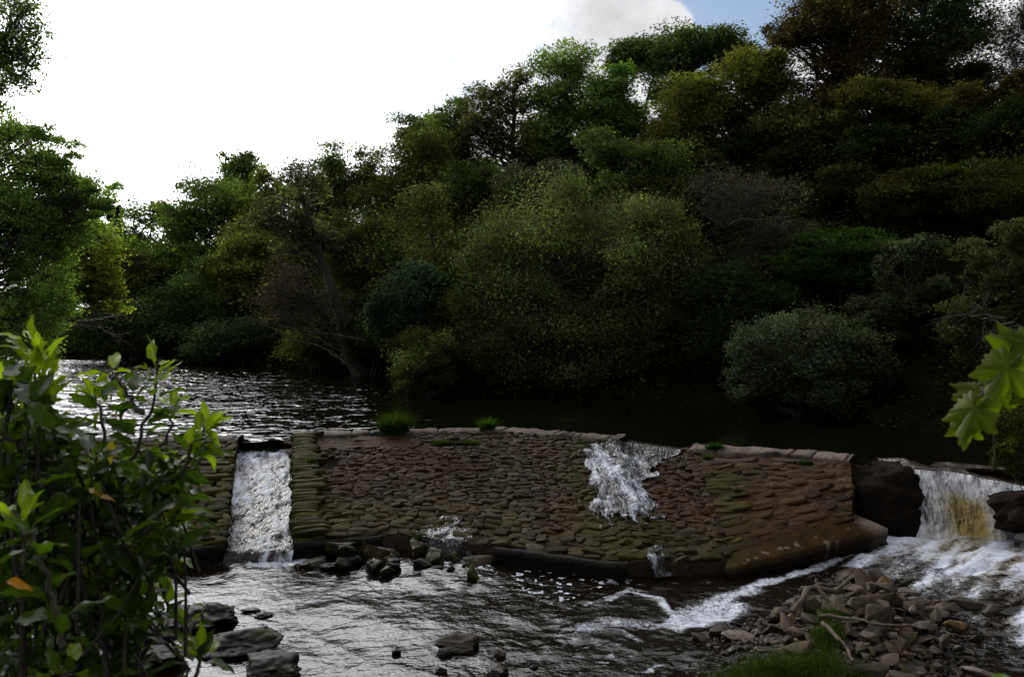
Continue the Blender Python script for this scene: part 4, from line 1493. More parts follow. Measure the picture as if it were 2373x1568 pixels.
    br = Acc()
    A_, B_, ra_, rb_ = [], [], [], []
    for j in range(m):
        Pp, rr = TR[rng.integers(stems)]
        hd = np.linalg.norm(Pp[:, :2] - SCn[j, :2], axis=1)
        want = SCn[j, 2] - 0.55 * hd
        i = int(np.argmin(np.abs(Pp[:, 2] - want) + 0.3 * hd))
        i = min(max(i, 3), 16)
        a, c = Pp[i], SCn[j]
        mid = a + (c - a) * 0.5 + np.array([0, 0, 0.12 * np.linalg.norm(c - a)]) + rng.normal(size=3) * 0.10 * np.linalg.norm(c - a)
        Q = bez(a, mid, c, 9)
        Q[1:-1] += rng.normal(size=(7, 3)) * 0.035 * np.linalg.norm(c - a)
        r0 = rr[i] * 0.5
        rad = np.linspace(r0 * 0.9, 0.014, 9) if dist > 27 else np.linspace(min(r0, 0.05), 0.007, 9)
        br.add(*tube(Q, rad, 5))
        for q2 in np.where(ci == j)[0]:
            st = Q[rng.integers(5, 9)]
            en = CL[q2]
            md = (st + en) / 2 + rng.normal(size=3) * 0.12 * np.linalg.norm(en - st)
            A_ += [st, md]
            B_ += [md, en]
            r1 = (max(0.012, r0 * 0.2) if twigs >= 4 else 0.0075) if dist > 27 else 0.0045
            ra_ += [r1, r1 * 0.7]
            rb_ += [r1 * 0.7, r1 * 0.35]
            for _ in range(twigs):
                dv = unit(rng, 1)[0] * np.array([1, 1, 0.8]) + (en - SCn[j]) / (np.linalg.norm(en - SCn[j]) + 1e-6) * 0.7
                ln = cs[q2] * rng.uniform(1.0, 2.6)
                o0 = md + (en - md) * rng.uniform(0, 1)
                e1 = o0 + dv * ln * 0.5
                e2 = e1 + (dv + unit(rng, 1)[0] * 0.6) * ln * 0.5
                A_ += [o0, e1]
                B_ += [e1, e2]
                ra_ += [r1 * 0.45, r1 * 0.35]
                rb_ += [r1 * 0.35, r1 * 0.15]
    V, Fa = segs(np.array(A_), np.array(B_), np.array(ra_), np.array(rb_), 3)
    br.add(V, Fa)
    link('branches', br.mesh('branches'), M['bark'], root)
    return root


BEECH = (0.070, 0.100, 0.034)
FRESH = (0.085, 0.125, 0.030)
OLIVE = (0.054, 0.078, 0.022)
OLIVE2 = (0.050, 0.060, 0.018)
RUSTY = (0.080, 0.062, 0.018)
DARKG = (0.034, 0.047, 0.023)
WILLOW = (0.095, 0.112, 0.046)
GREYG = (0.062, 0.078, 0.045)
BLUEG = (0.040, 0.066, 0.042)

T = tree
TREES = [
    # far left skyline
    dict(name='conifer', label='tiny dark pointed conifer on the far left skyline', cat='tree', dist=95, bx=268, lobes=[(268, 498, 16, 26)], col=(0.012, 0.025, 0.014), n=2500, leaf=0.35, nsub=8, ncl=10, tr=0.2),
    dict(name='tree', label='light open-crowned tree left of the rounded olive tree on the skyline', cat='tree', dist=78, bx=345, lobes=[(350, 500, 62, 46), (300, 530, 45, 40)], col=OLIVE, n=7000, leaf=0.26, leafiness=0.9),
    dict(name='tree', label='big rounded olive tree with layered boughs, left skyline', cat='tree', dist=70, bx=490, lobes=[(480, 455, 105, 66), (430, 510, 70, 60), (560, 500, 60, 60), (480, 560, 110, 60)], col=OLIVE, n=30000, leaf=0.2, nsub=14, flat=0.35, tr=0.35),
    dict(name='tree', label='green topped tree peeping behind the rounded olive tree', cat='tree', dist=84, bx=556, lobes=[(556, 378, 52, 38), (556, 420, 55, 40)], col=BEECH, n=9000, leaf=0.26),
    dict(name='tree', label='yellowish loose tree right of the rounded olive tree', cat='tree', dist=68, bx=640, lobes=[(628, 430, 60, 42), (640, 500, 80, 66), (620, 580, 90, 60)], col=(0.07, 0.085, 0.022), n=22000, leaf=0.2, nsub=11),
    dict(name='tree', label='pale feathery tree crown above the leaning dark trunk', cat='tree', dist=60, bx=822, lobes=[(765, 388, 62, 60), (740, 450, 60, 60), (800, 460, 60, 70)], col=(0.062, 0.08, 0.035), n=15000, leaf=0.17, nsub=12, twigs=2, tr=0.28, lean=(-1.0, 0, 6)),
    dict(name='tree', label='thin twiggy tree between the feathery crown and the tall slope trees', cat='tree', dist=58, bx=880, lobes=[(850, 400, 55, 64), (865, 480, 60, 70)], col=OLIVE2, n=8000, leaf=0.17, twigs=3, nsub=10),
    dict(name='tree', label='dark upright tree with forked trunk left of the skyline rise', cat='tree', dist=56, bx=930, lobes=[(960, 360, 80, 78), (930, 450, 90, 80), (1000, 440, 70, 80)], col=OLIVE2, n=20000, leaf=0.18, nsub=12, twigs=2, tr=0.32),
    dict(name='tree', label='small pale spiky tree top on the skyline at mid left', cat='tree', dist=66, bx=945, lobes=[(950, 300, 46, 42), (1010, 300, 44, 44)], col=(0.07, 0.085, 0.035), n=6500, leaf=0.2, twigs=3),
    dict(name='tree', label='rounded oak left of the brown open oak on the skyline', cat='tree', dist=60, bx=1052, lobes=[(1055, 280, 58, 52), (1040, 345, 60, 60)], col=OLIVE, n=13000, leaf=0.18, nsub=12, twigs=1, tr=0.3),
    dict(name='tree', label='open-crowned brownish oak with bare limbs showing, skyline centre', cat='tree', dist=58, bx=1200, lobes=[(1120, 245, 66, 60), (1195, 205, 50, 66), (1105, 320, 66, 66), (1185, 310, 62, 76), (1150, 385, 80, 44)], col=(0.062, 0.06, 0.028), n=15000, leaf=0.17, nsub=12, twigs=3, tr=0.38, leafiness=1.0),
    dict(name='tree', label='bright green beech with flat broad top, tallest at centre', cat='tree', dist=57, bx=1305, lobes=[(1308, 155, 78, 56), (1300, 225, 84, 64), (1305, 300, 78, 62), (1285, 370, 70, 50)], col=BEECH, n=26000, leaf=0.18, nsub=15, tr=0.36, flat=0.4, lean=(0, 0, 7), young=0.4),
    dict(name='tree', label='light green tree right of the bright beech', cat='tree', dist=54, bx=1440, lobes=[(1430, 210, 70, 56), (1400, 280, 70, 60), (1470, 300, 66, 60)], col=(0.06, 0.10, 0.024), n=19000, leaf=0.17, nsub=12, twigs=1, tr=0.3),
    dict(name='tree', label='dark green tree behind, between light green tree and broad oak', cat='tree', dist=64, bx=1480, lobes=[(1470, 135, 80, 46), (1530, 120, 60, 46)], col=DARKG, n=15000, leaf=0.22, nsub=10),
    dict(name='tree', label='broad dark green crown topping the skyline below the blue sky', cat='tree', dist=60, bx=1620, lobes=[(1600, 110, 100, 46), (1680, 120, 70, 50), (1560, 170, 80, 60)], col=(0.042, 0.060, 0.024), n=24000, leaf=0.2, nsub=14),
    dict(name='tree', label='big olive-yellow oak with knobbly billowing crown', cat='tree', dist=50, bx=1690, lobes=[(1610, 240, 110, 80), (1730, 195, 110, 80), (1570, 350, 100, 84), (1680, 390, 110, 76), (1800, 165, 70, 60)], col=(0.066, 0.070, 0.016), n=52000, leaf=0.16, nsub=17, sub=(0.34, 0.52), tr=0.45, twigs=1),
    dict(name='tree', label='green low-boughed tree under the olive-yellow oak', cat='tree', dist=46, bx=1500, lobes=[(1490, 385, 100, 60), (1410, 350, 70, 50), (1570, 440, 110, 60)], col=(0.055, 0.075, 0.024), n=20000, leaf=0.15, nsub=12),
    dict(name='tree', label='tall dark brown oak rising past the top edge', cat='tree', dist=50, bx=1900, lobes=[(1900, 70, 120, 84), (2000, 20, 110, 90), (1835, 95, 66, 56), (1950, 190, 120, 90), (1880, 290, 110, 76)], col=(0.055, 0.042, 0.016), n=42000, leaf=0.16, nsub=16, twigs=1, sub=(0.30, 0.48), tr=0.5),
    dict(name='tree', label='dense deep green tree cut by the top edge at right', cat='tree', dist=52, bx=2160, lobes=[(2130, 10, 130, 110), (2235, 50, 84, 110), (2170, 150, 130, 100), (2060, 120, 90, 90)], col=DARKG, n=36000, leaf=0.18, nsub=14, tr=0.5),
    dict(name='bare_tree', label='nearly bare twiggy tree at the top right corner', cat='tree', dist=44, bx=2400, lobes=[(2370, 60, 60, 90), (2350, 150, 60, 60), (2400, 200, 60, 60)], col=(0.05, 0.045, 0.03), n=2600, leaf=0.12, nsub=16, ncl=12, twigs=8, tr=0.25),
    dict(name='tree', label='olive oak hanging over the slope left of the deep green tree', cat='tree', dist=44, bx=2040, lobes=[(2020, 250, 110, 76), (2130, 250, 100, 70), (1960, 330, 80, 70), (2060, 360, 110, 70)], col=(0.052, 0.052, 0.014), n=42000, leaf=0.145, nsub=15, sub=(0.25, 0.4), tr=0.4),
    dict(name='tree', label='rust-tinged oak at the right edge below the bare tree', cat='tree', dist=40, bx=2290, lobes=[(2260, 260, 90, 70), (2340, 300, 80, 70), (2240, 370, 90, 70), (2390, 200, 60, 60)], col=(0.058, 0.048, 0.016), n=36000, leaf=0.135, nsub=14, sub=(0.25, 0.4)),
    dict(name='tree', label='pale-leaved sycamore low on the right slope', cat='tree', dist=36, bx=2200, lobes=[(2180, 420, 100, 50), (2260, 440, 90, 60), (2130, 470, 80, 40)], col=(0.055, 0.075, 0.02), n=18000, leaf=0.15, nsub=10, flat=0.3),
    dict(name='tree', label='dark oak filling the slope between the olive oaks', cat='tree', dist=46, bx=1830, lobes=[(1830, 290, 80, 70), (1880, 400, 90, 70), (1800, 420, 80, 60)], col=(0.04, 0.045, 0.014), n=24000, leaf=0.15, nsub=13, twigs=2),
    dict(name='dead_tree', label='grey leafless tangle of branches beside the huge willow', cat='tree', dist=36, bx=1790, lobes=[(1700, 460, 100, 90), (1800, 520, 80, 90), (1720, 600, 80, 80)], col=(0.045, 0.042, 0.03), n=7000, leaf=0.10, nsub=16, ncl=12, twigs=6, tr=0.2),
    dict(name='tree', label='dark shaded tree low on the slope behind the willow top', cat='tree', dist=50, bx=1110, lobes=[(1110, 420, 70, 60), (1060, 500, 70, 70), (1150, 500, 60, 60)], col=(0.035, 0.05, 0.016), n=20000, leaf=0.16, nsub=12, twigs=1),
    dict(name='tree', label='grey twiggy treetop poking above the huge willow', cat='tree', dist=44, bx=1270, lobes=[(1260, 410, 80, 44), (1180, 420, 50, 50)], col=(0.05, 0.055, 0.035), n=5000, leaf=0.12, twigs=5, nsub=9),
    # leaning dark tree over the river
    dict(name='leaning_tree', label='dark tree leaning left over the river with bare lower twigs', cat='tree', dist=47, bx=838, lobes=[(690, 430, 56, 58), (650, 520, 66, 66), (720, 560, 60, 70)], col=(0.055, 0.062, 0.03), n=9000, leaf=0.13, nsub=12, twigs=4, tr=0.42, lean=(-1.7, -0.3, 4.2), group='trees leaning over the river'),
    dict(name='dead_tree', label='bare brown thicket of drooping branches below the leaning tree', cat='tree', dist=46, bx=845, lobes=[(680, 650, 90, 60), (740, 720, 90, 50), (640, 700, 70, 50)], col=(0.045, 0.035, 0.02), n=4500, leaf=0.10, nsub=14, ncl=12, twigs=7, tr=0.2, group='trees leaning over the river'),
    dict(name='tree', label='dark trunked alder standing straight behind the leaning tree', cat='tree', dist=50, bx=800, lobes=[(790, 560, 60, 70), (860, 560, 60, 80), (830, 650, 70, 60)], col=(0.05, 0.055, 0.018), n=15000, leaf=0.15, nsub=12, twigs=2, tr=0.26, group='trees leaning over the river'),
    dict(name='tree', label='shaded tree behind the upright alder near the bank', cat='tree', dist=53, bx=940, lobes=[(940, 560, 80, 80), (1000, 600, 60, 70)], col=(0.035, 0.04, 0.016), n=16000, leaf=0.16, nsub=12, twigs=1),
    dict(name='tree', label='yellow-green lit tree in the gap left of the leaning trunk', cat='tree', dist=60, bx=600, lobes=[(590, 560, 70, 56), (560, 630, 70, 50)], col=(0.075, 0.085, 0.022), n=15000, leaf=0.18, nsub=11),
]
UNDER = [
    dict(name='willow_bush', label='huge dome-shaped willow overhanging the far river edge', cat='willow', dist=36, bx=1350, lobes=[(1330, 620, 265, 225), (1180, 700, 140, 170), (1500, 640, 150, 210), (1330, 800, 240, 120), (1540, 800, 110, 110)], col=WILLOW, n=200000, leaf=0.10, aspect=0.34, nsub=44, ncl=18, sub=(0.14, 0.26), spread=0.46, flat=0.9, droop=0.25, stems=7, tr=0.13, depthf=0.62, shell=0.72, hue=0.14, group='bushes along the far river edge'),
    dict(name='river_bush', label='small round olive bush left of the huge willow', cat='bush', dist=35.5, bx=1000, lobes=[(990, 830, 90, 78), (960, 860, 66, 50), (1040, 860, 50, 54)], col=(0.085, 0.10, 0.032), n=34000, leaf=0.10, aspect=0.45, nsub=22, ncl=12, sub=(0.2, 0.34), stems=4, tr=0.12, shell=0.6, flat=0.8, group='bushes along the far river edge'),
    dict(name='sapling', label='blue-green sycamore sapling behind the small round bush', cat='tree', dist=38, bx=950, lobes=[(950, 700, 66, 76), (900, 740, 50, 60), (1000, 660, 44, 50)], col=BLUEG, n=13000, leaf=0.17, aspect=0.8, nsub=14, tr=0.12, group='bushes along the far river edge'),
    dict(name='river_bush', label='wide grey-green bush overhanging dark water right of centre', cat='bush', dist=28.5, bx=1860, lobes=[(1870, 830, 180, 110), (1760, 860, 95, 90), (1990, 880, 100, 90), (1880, 900, 170, 66)], col=GREYG, n=80000, leaf=0.10, aspect=0.42, nsub=30, ncl=15, sub=(0.18, 0.3), stems=6, tr=0.16, shell=0.65, flat=0.8, depthf=0.7, group='bushes along the far river edge'),
    dict(name='river_bush', label='upright grey-green willow bush at the right behind the wide one', cat='bush', dist=30, bx=2130, lobes=[(2110, 640, 90, 110), (2050, 740, 100, 90), (2150, 780, 90, 130)], col=(0.045, 0.055, 0.03), n=48000, leaf=0.10, aspect=0.45, nsub=24, ncl=15, sub=(0.18, 0.32), stems=5, tr=0.14, shell=0.6, flat=0.8, group='bushes along the far river edge'),
    dict(name='river_bush', label='tall leafy bush at the right edge above the ivy leaves', cat='bush', dist=25, bx=2330, lobes=[(2300, 600, 90, 120), (2290, 760, 110, 100), (2380, 700, 90, 160)], col=(0.05, 0.058, 0.022), n=46000, leaf=0.085, aspect=0.5, nsub=24, ncl=14, sub=(0.18, 0.32), stems=5, tr=0.12, shell=0.6, twigs=1, group='bushes along the far river edge'),
    dict(name='hazel', label='low hazel with bright green horizontal layers on the right slope', cat='bush', dist=34, bx=1950, lobes=[(1960, 570, 110, 36), (1880, 600, 90, 40), (2010, 600, 60, 40), (1900, 660, 110, 40)], col=(0.030, 0.062, 0.014), n=20000, leaf=0.12, aspect=0.7, nsub=14, flat=0.25, stems=3, tr=0.12, group='bushes along the far river edge'),
    dict(name='river_bush', label='shadowy bush in the hollow between willow and grey-green bush', cat='bush', dist=33, bx=1700, lobes=[(1700, 700, 90, 80), (1660, 800, 80, 80), (1780, 720, 80, 60)], col=(0.022, 0.034, 0.012), n=22000, leaf=0.12, aspect=0.6, nsub=18, stems=4, tr=0.12, group='bushes along the far river edge'),
    dict(name='river_bush', label='fresh green bush catching light beside the left bank tree', cat='bush', dist=66, bx=395, lobes=[(390, 600, 40, 34), (360, 640, 70, 44), (300, 600, 60, 46)], col=(0.05, 0.085, 0.018), n=12000, leaf=0.19, nsub=12, stems=3, tr=0.14, group='bushes on the distant left river edge'),
    dict(name='river_bush', label='broad dark green bush mass under the rounded olive tree', cat='bush', dist=61, bx=500, lobes=[(500, 640, 80, 54), (540, 700, 90, 50), (440, 700, 80, 56)], col=(0.030, 0.048, 0.018), n=28000, leaf=0.16, aspect=0.5, nsub=18, stems=4, tr=0.14, group='bushes on the distant left river edge'),
    dict(name='river_bush', label='low dark bush touching the water at the far bend', cat='bush', dist=59, bx=300, lobes=[(300, 740, 100, 66), (390, 780, 80, 40), (220, 770, 70, 46)], col=(0.022, 0.032, 0.014), n=22000, leaf=0.15, nsub=16, stems=4, tr=0.12, group='bushes on the distant left river edge'),
    dict(name='river_bush', label='grey-green bush at the water left of the fallen branches', cat='bush', dist=56, bx=560, lobes=[(540, 780, 90, 46), (620, 770, 70, 46), (480, 800, 60, 34)], col=(0.030, 0.045, 0.022), n=22000, leaf=0.13, nsub=16, stems=4, tr=0.12, group='bushes on the distant left river edge'),
    dict(name='river_bush', label='yellowish undergrowth bush at the foot of the leaning tree', cat='bush', dist=49, bx=730, lobes=[(700, 800, 60, 36), (770, 770, 60, 40)], col=(0.045, 0.05, 0.014), n=12000, leaf=0.12, nsub=12, stems=4, tr=0.1, group='bushes on the distant left river edge'),
    dict(name='river_bush', label='dark bush on the shadowed bank behind the leaning trunk foot', cat='bush', dist=46, bx=870, lobes=[(860, 790, 60, 50), (900, 820, 40, 40)], col=(0.02, 0.03, 0.012), n=9000, leaf=0.12, nsub=12, stems=3, tr=0.1, group='bushes on the distant left river edge'),
    dict(name='tree', label='dim leafy tree behind the left bank tree at mid height', cat='tree', dist=64, bx=250, lobes=[(230, 580, 90, 60), (180, 640, 80, 60), (290, 660, 70, 50)], col=(0.055, 0.07, 0.018), n=18000, leaf=0.18, nsub=14),
    # yellow-green shrub at the right edge
    dict(name='shrub', label='yellow-green small-leaved shrub beside the waterfall under the ivy leaves', cat='shrub', dist=17.2, bx=2480, lobes=[(2370, 1000, 80, 110), (2330, 1060, 44, 56)], col=(0.075, 0.085, 0.014), n=9000, leaf=0.05, aspect=0.7, nsub=16, ncl=14, sub=(0.2, 0.36), stems=4, tr=0.05, twigs=1, shell=0.4, group='shrubs beside the waterfall'),
    # left bank tree, close
    dict(name='beech_tree', label='large overhanging beech filling the left edge with drooping boughs', cat='tree', dist=23, bx=-170, lobes=[(40, 430, 130, 150), (130, 480, 120, 110), (0, 620, 150, 170), (90, 640, 90, 140), (-60, 300, 130, 100), (60, 760, 90, 90), (205, 440, 70, 50), (225, 480, 50, 30), (110, 350, 80, 60)], col=(0.085, 0.125, 0.038), n=105000, leaf=0.076, aspect=0.55, nsub=34, ncl=26, sub=(0.18, 0.34), tr=0.16, spread=0.36, cq=(0.5, 1.25), droop=0.35, flat=0.5, shell=0.5, hue=0.1, group='trees on the left bank', basez=0.8, twigs=0),
    dict(name='beech_spray', label='high leafy spray hanging in at the top left corner', cat='tree', dist=20, bx=-230, lobes=[(30, 60, 90, 110), (50, 150, 66, 80), (-60, 200, 80, 90)], col=(0.05, 0.075, 0.022), n=11000, leaf=0.07, aspect=0.55, nsub=36, ncl=24, sub=(0.2, 0.4), tr=0.08, spread=0.3, cq=(0.3, 1.7), droop=0.5, flat=0.5, shell=0.4, group='trees on the left bank', basez=0.8, twigs=1),
    dict(name='hawthorn', label='yellow-green tree lit from behind at the edge of the left beech', cat='tree', dist=30, bx=-110, lobes=[(200, 600, 70, 90), (240, 690, 50, 46), (150, 700, 60, 60), (190, 520, 50, 40)], col=(0.10, 0.12, 0.022), n=26000, leaf=0.10, aspect=0.65, nsub=16, ncl=12, flat=0.35, tr=0.2, group='trees on the left bank', young=0.4, basez=0.5),
]
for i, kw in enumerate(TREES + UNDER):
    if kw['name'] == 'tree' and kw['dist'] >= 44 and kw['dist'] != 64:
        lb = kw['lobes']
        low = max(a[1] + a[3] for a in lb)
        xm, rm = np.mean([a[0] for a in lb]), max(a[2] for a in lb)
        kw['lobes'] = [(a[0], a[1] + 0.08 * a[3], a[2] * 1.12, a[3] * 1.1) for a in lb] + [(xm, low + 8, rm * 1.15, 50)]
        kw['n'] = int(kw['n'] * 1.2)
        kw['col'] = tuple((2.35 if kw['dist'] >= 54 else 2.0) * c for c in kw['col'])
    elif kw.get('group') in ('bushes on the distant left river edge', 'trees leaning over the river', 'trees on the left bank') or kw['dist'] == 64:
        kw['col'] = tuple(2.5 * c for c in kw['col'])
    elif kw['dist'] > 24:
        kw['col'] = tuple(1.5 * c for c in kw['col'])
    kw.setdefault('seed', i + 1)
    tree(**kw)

def fill_woodland():
    rng = R_(2024)
    spots = []
    for row, (dd, n) in enumerate(((6, 13), (11, 14), (17, 14), (25, 13))):
        for k in range(n):
            u = -0.46 + 1.12 * (k + 0.5 * (row % 2) + rng.uniform(0.1, 0.5)) / n
            if row == 0 and u > 0.17:
                continue
            ys = np.linspace(20, 110, 400)
            sd = river_sd(u * ys, ys)
            ok = np.where((sd[:-1] < 0) & (sd[1:] >= 0))[0]
            if not len(ok):
                continue
            y0 = ys[ok[-1]] + dd + rng.uniform(-1.5, 1.5)
            spots.append((u, y0, row))
    # what height the wood reaches, by bearing (survey pixels)
    lim_x = [150, 300, 420, 640, 800, 950, 1050, 1200, 1400, 1600, 1800, 2000, 2400]
    lim_y = [640, 590, 540, 520, 500, 430, 410, 400, 420, 430, 430, 400, 380]
    for i, (u, y, row) in enumerate(spots):
        px = CX + u * F
        gz = float(ground_z(u * y, y))
        gpy = 720 - (gz - EYE[2]) / y * F
        top = np.interp(px, lim_x, lim_y) + rng.uniform(0, 60)
        if row == 3:
            top = np.interp(px, [200, 300, 400, 480, 640, 765, 850, 950, 1050, 1200, 1300, 1450, 1600, 1750, 1850, 2000, 2400], [560, 520, 450, 430, 430, 370, 360, 300, 275, 190, 170, 170, 130, 130, 70, 60, 80]) + rng.uniform(25, 70)
        k = F / y
        H = (rng.uniform(7, 10.5) if px < 1450 else rng.uniform(8, 12)) * k
        if px >= 1450 and row < 3:
            top += rng.uniform(-40, 90)
        if row == 3:
            H = 16 * k
        tp = max(gpy - H, top)
        if gpy - tp < 2.2 * k:
            tp = gpy - 2.2 * k
        Hc = gpy - tp
        w = (rng.uniform(2.2, 3.4) if px < 1450 else rng.uniform(1.6, 2.5)) * k
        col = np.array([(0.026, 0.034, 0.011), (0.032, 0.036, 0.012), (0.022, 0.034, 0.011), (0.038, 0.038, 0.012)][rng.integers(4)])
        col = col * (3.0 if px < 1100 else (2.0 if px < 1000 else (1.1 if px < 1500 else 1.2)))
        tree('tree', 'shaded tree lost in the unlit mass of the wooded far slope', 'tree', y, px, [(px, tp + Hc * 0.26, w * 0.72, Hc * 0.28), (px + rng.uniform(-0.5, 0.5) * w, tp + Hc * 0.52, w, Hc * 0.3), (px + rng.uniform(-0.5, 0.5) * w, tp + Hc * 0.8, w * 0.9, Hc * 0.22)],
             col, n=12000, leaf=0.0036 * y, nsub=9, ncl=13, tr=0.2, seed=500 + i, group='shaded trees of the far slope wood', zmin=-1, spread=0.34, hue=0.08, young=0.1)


fill_woodland()

# dead boughs reaching over the water by the left bend
def bough(pts, dist, r0, label, seed, name='fallen_branch', mat='bark', twn=14, group='dead boughs over the far water'):
    rng = R_(seed)
    P = np.array([aty(a, b, dist) for a, b in pts])
    t = np.linspace(0, 1, 24)
    Q = np.stack([np.interp(t, np.linspace(0, 1, len(P)), P[:, i]) for i in range(3)], -1) + rng.normal(size=(24, 3)) * 0.03
    acc = Acc()
    acc.add(*tube(Q, np.linspace(r0, r0 * 0.3, 24), 7))
    A_, B_ = [], []
    for _ in range(twn):
        i = rng.integers(6, 23)
        d = unit(rng, 1)[0] * [1, 1, 0.7] + (Q[i] - Q[i - 1]) * 2
        m_ = Q[i] + d * rng.uniform(0.2, 0.5)
        A_ += [Q[i], m_]
        B_ += [m_, m_ + (d + unit(rng, 1)[0] * 0.5) * rng.uniform(0.2, 0.6)]
    V, Fa = segs(A_, B_, r0 * 0.22, r0 * 0.08, 4)
    acc.add(V, Fa)
    link(name, acc.mesh(name, True), M[mat], label=label, category='branch', group=group)


bough([(120, 760), (170, 748), (230, 742), (300, 725)], 40, 0.10, 'dark dead bough rising to the right beyond the left beech', 3)
bough([(170, 750), (230, 760), (290, 790)], 40, 0.07, 'dark dead bough sloping down toward the far water', 4)
bough([(850, 790), (780, 775), (710, 768), (630, 752)], 45, 0.10, 'long horizontal bough reaching left from the leaning tree foot', 5, twn=26)
bough([(800, 840), (740, 800), (680, 790), (600, 745)], 44, 0.05, 'pale thin dead branch trailing above the far water', 6, mat='wood', twn=20)
bough([(1690, 520), (1720, 505), (1790, 512), (1830, 545)], 34, 0.035, 'pale crooked dead branch in the dark slope right of the willow', 7, mat='wood', twn=8)
bough([(1800, 500), (1830, 545), (1822, 560)], 34, 0.03, 'short pale hooked branch beside the crooked one', 8, mat='wood', twn=3)
bough([(2400, 770), (2340, 752), (2260, 735), (2210, 720)], 22, 0.04, 'thin bare branch reaching in from the right edge', 9, twn=20)


def build_undergrowth():
    rng = R_(404)
    n = 900000
    x = rng.uniform(-60, 45, n)
    y = rng.uniform(17, 85, n)
    sd = river_sd(x, y)
    keep = (sd > -0.5) & (sd < 26) & (np.abs(x / y) < 0.85)
    x, y, sd = x[keep], y[keep], sd[keep]
    cl = fbm(p3(x * 0.6, y * 0.6), 3, 6)
    kp = rng.random(len(x)) < np.clip(0.6 + cl, 0.15, 1)
    x, y, sd, cl = x[kp], y[kp], sd[kp], cl[kp]
    z = ground_z(x, y) + rng.uniform(0, 1, len(x)) ** 1.4 * (0.7 + 3.4 * np.clip(cl + 0.1, 0, 1)) * (0.4 + 0.6 * sstep(-0.5, 2, sd))
    c = np.array([0.034, 0.046, 0.013])[None] * rng.lognormal(0, 0.35, (len(x), 1)) * (1 + 0.7 * cl[:, None])
    V_, F_, c_ = leaf_tris(np.stack([x, y, z], -1), 0.0036 * y, rng, c * 0.8, 0.1)
    nm = np.array([0, -0.4, 0.85]) + rng.normal(size=(len(x), 3)) * 0.25
    link('undergrowth', raw_mesh('undergrowth', V_, F_, 3, c_, False, np.repeat(nm, 3, 0)), M['crown'], kind='stuff', label='dark leafy undergrowth covering the far wooded slope', category='undergrowth')


build_undergrowth()

# ------------------------------------------------------------------ foreground leaves
def ovate_leaves(P, D, U, Ln, Wd, col, rng, nl=8, nw=5, droop=0.35):
    """P roots, D directions, U leaf-up vectors, all (n,3)"""
    n = len(P)
    D = D / np.linalg.norm(D, axis=1, keepdims=True)
    S = np.cross(D, U)
    S /= np.maximum(np.linalg.norm(S, axis=1, keepdims=True), 1e-6)
    U = np.cross(S, D)
    t = np.linspace(0, 1, nl)
    v = np.linspace(-1, 1, nw)
    prof = np.sin(np.pi * np.clip(t, 0, 1) ** 0.72) ** 0.85 * (1 - 0.25 * t)
    prof = np.maximum(prof, 0)
    prof[0] = 0.03
    prof[-1] = 0.0
    tt, vv = np.meshgrid(t, v, indexing='ij')
    pf = np.repeat(prof[:, None], nw, 1)
    fold = rng.uniform(0.05, 0.35, n)[:, None, None]
    dr = droop * rng.uniform(0.2, 1.6, n)[:, None, None]
    wav = 0.05 * np.sin(tt[None] * 11 + rng.uniform(0, 6, n)[:, None, None]) * vv[None] ** 2
    tw = rng.normal(size=n)[:, None, None] * 0.35
    L3 = Ln[:, None, None]
    W3 = Wd[:, None, None]
    a = tt[None] * L3 * (1 - 0.15 * dr * tt[None])
    b = vv[None] * pf[None] * W3 * 0.5
    c = np.abs(vv[None]) * pf[None] * W3 * fold - dr * L3 * tt[None] ** 2 * 0.5 + wav * L3 + tw * b * tt[None]
    V = P[:, None, None] + D[:, None, None] * a[..., None] + S[:, None, None] * b[..., None] + U[:, None, None] * c[..., None]
    f = grid_faces(nl, nw)
    Fa = (f[None] + (np.arange(n) * nl * nw)[:, None]).reshape(-1)
    cc = np.repeat(col[:, None], nl * nw, 1).reshape(n, nl, nw, 3).copy()
    cc[:, :, nw // 2] *= 1.25
    cc *= (1 + 0.12 * rng.normal(size=(n, nl, nw, 1)))
    return V.reshape(-1, 3), Fa, np.clip(cc.reshape(-1, 3), 0.002, 1)


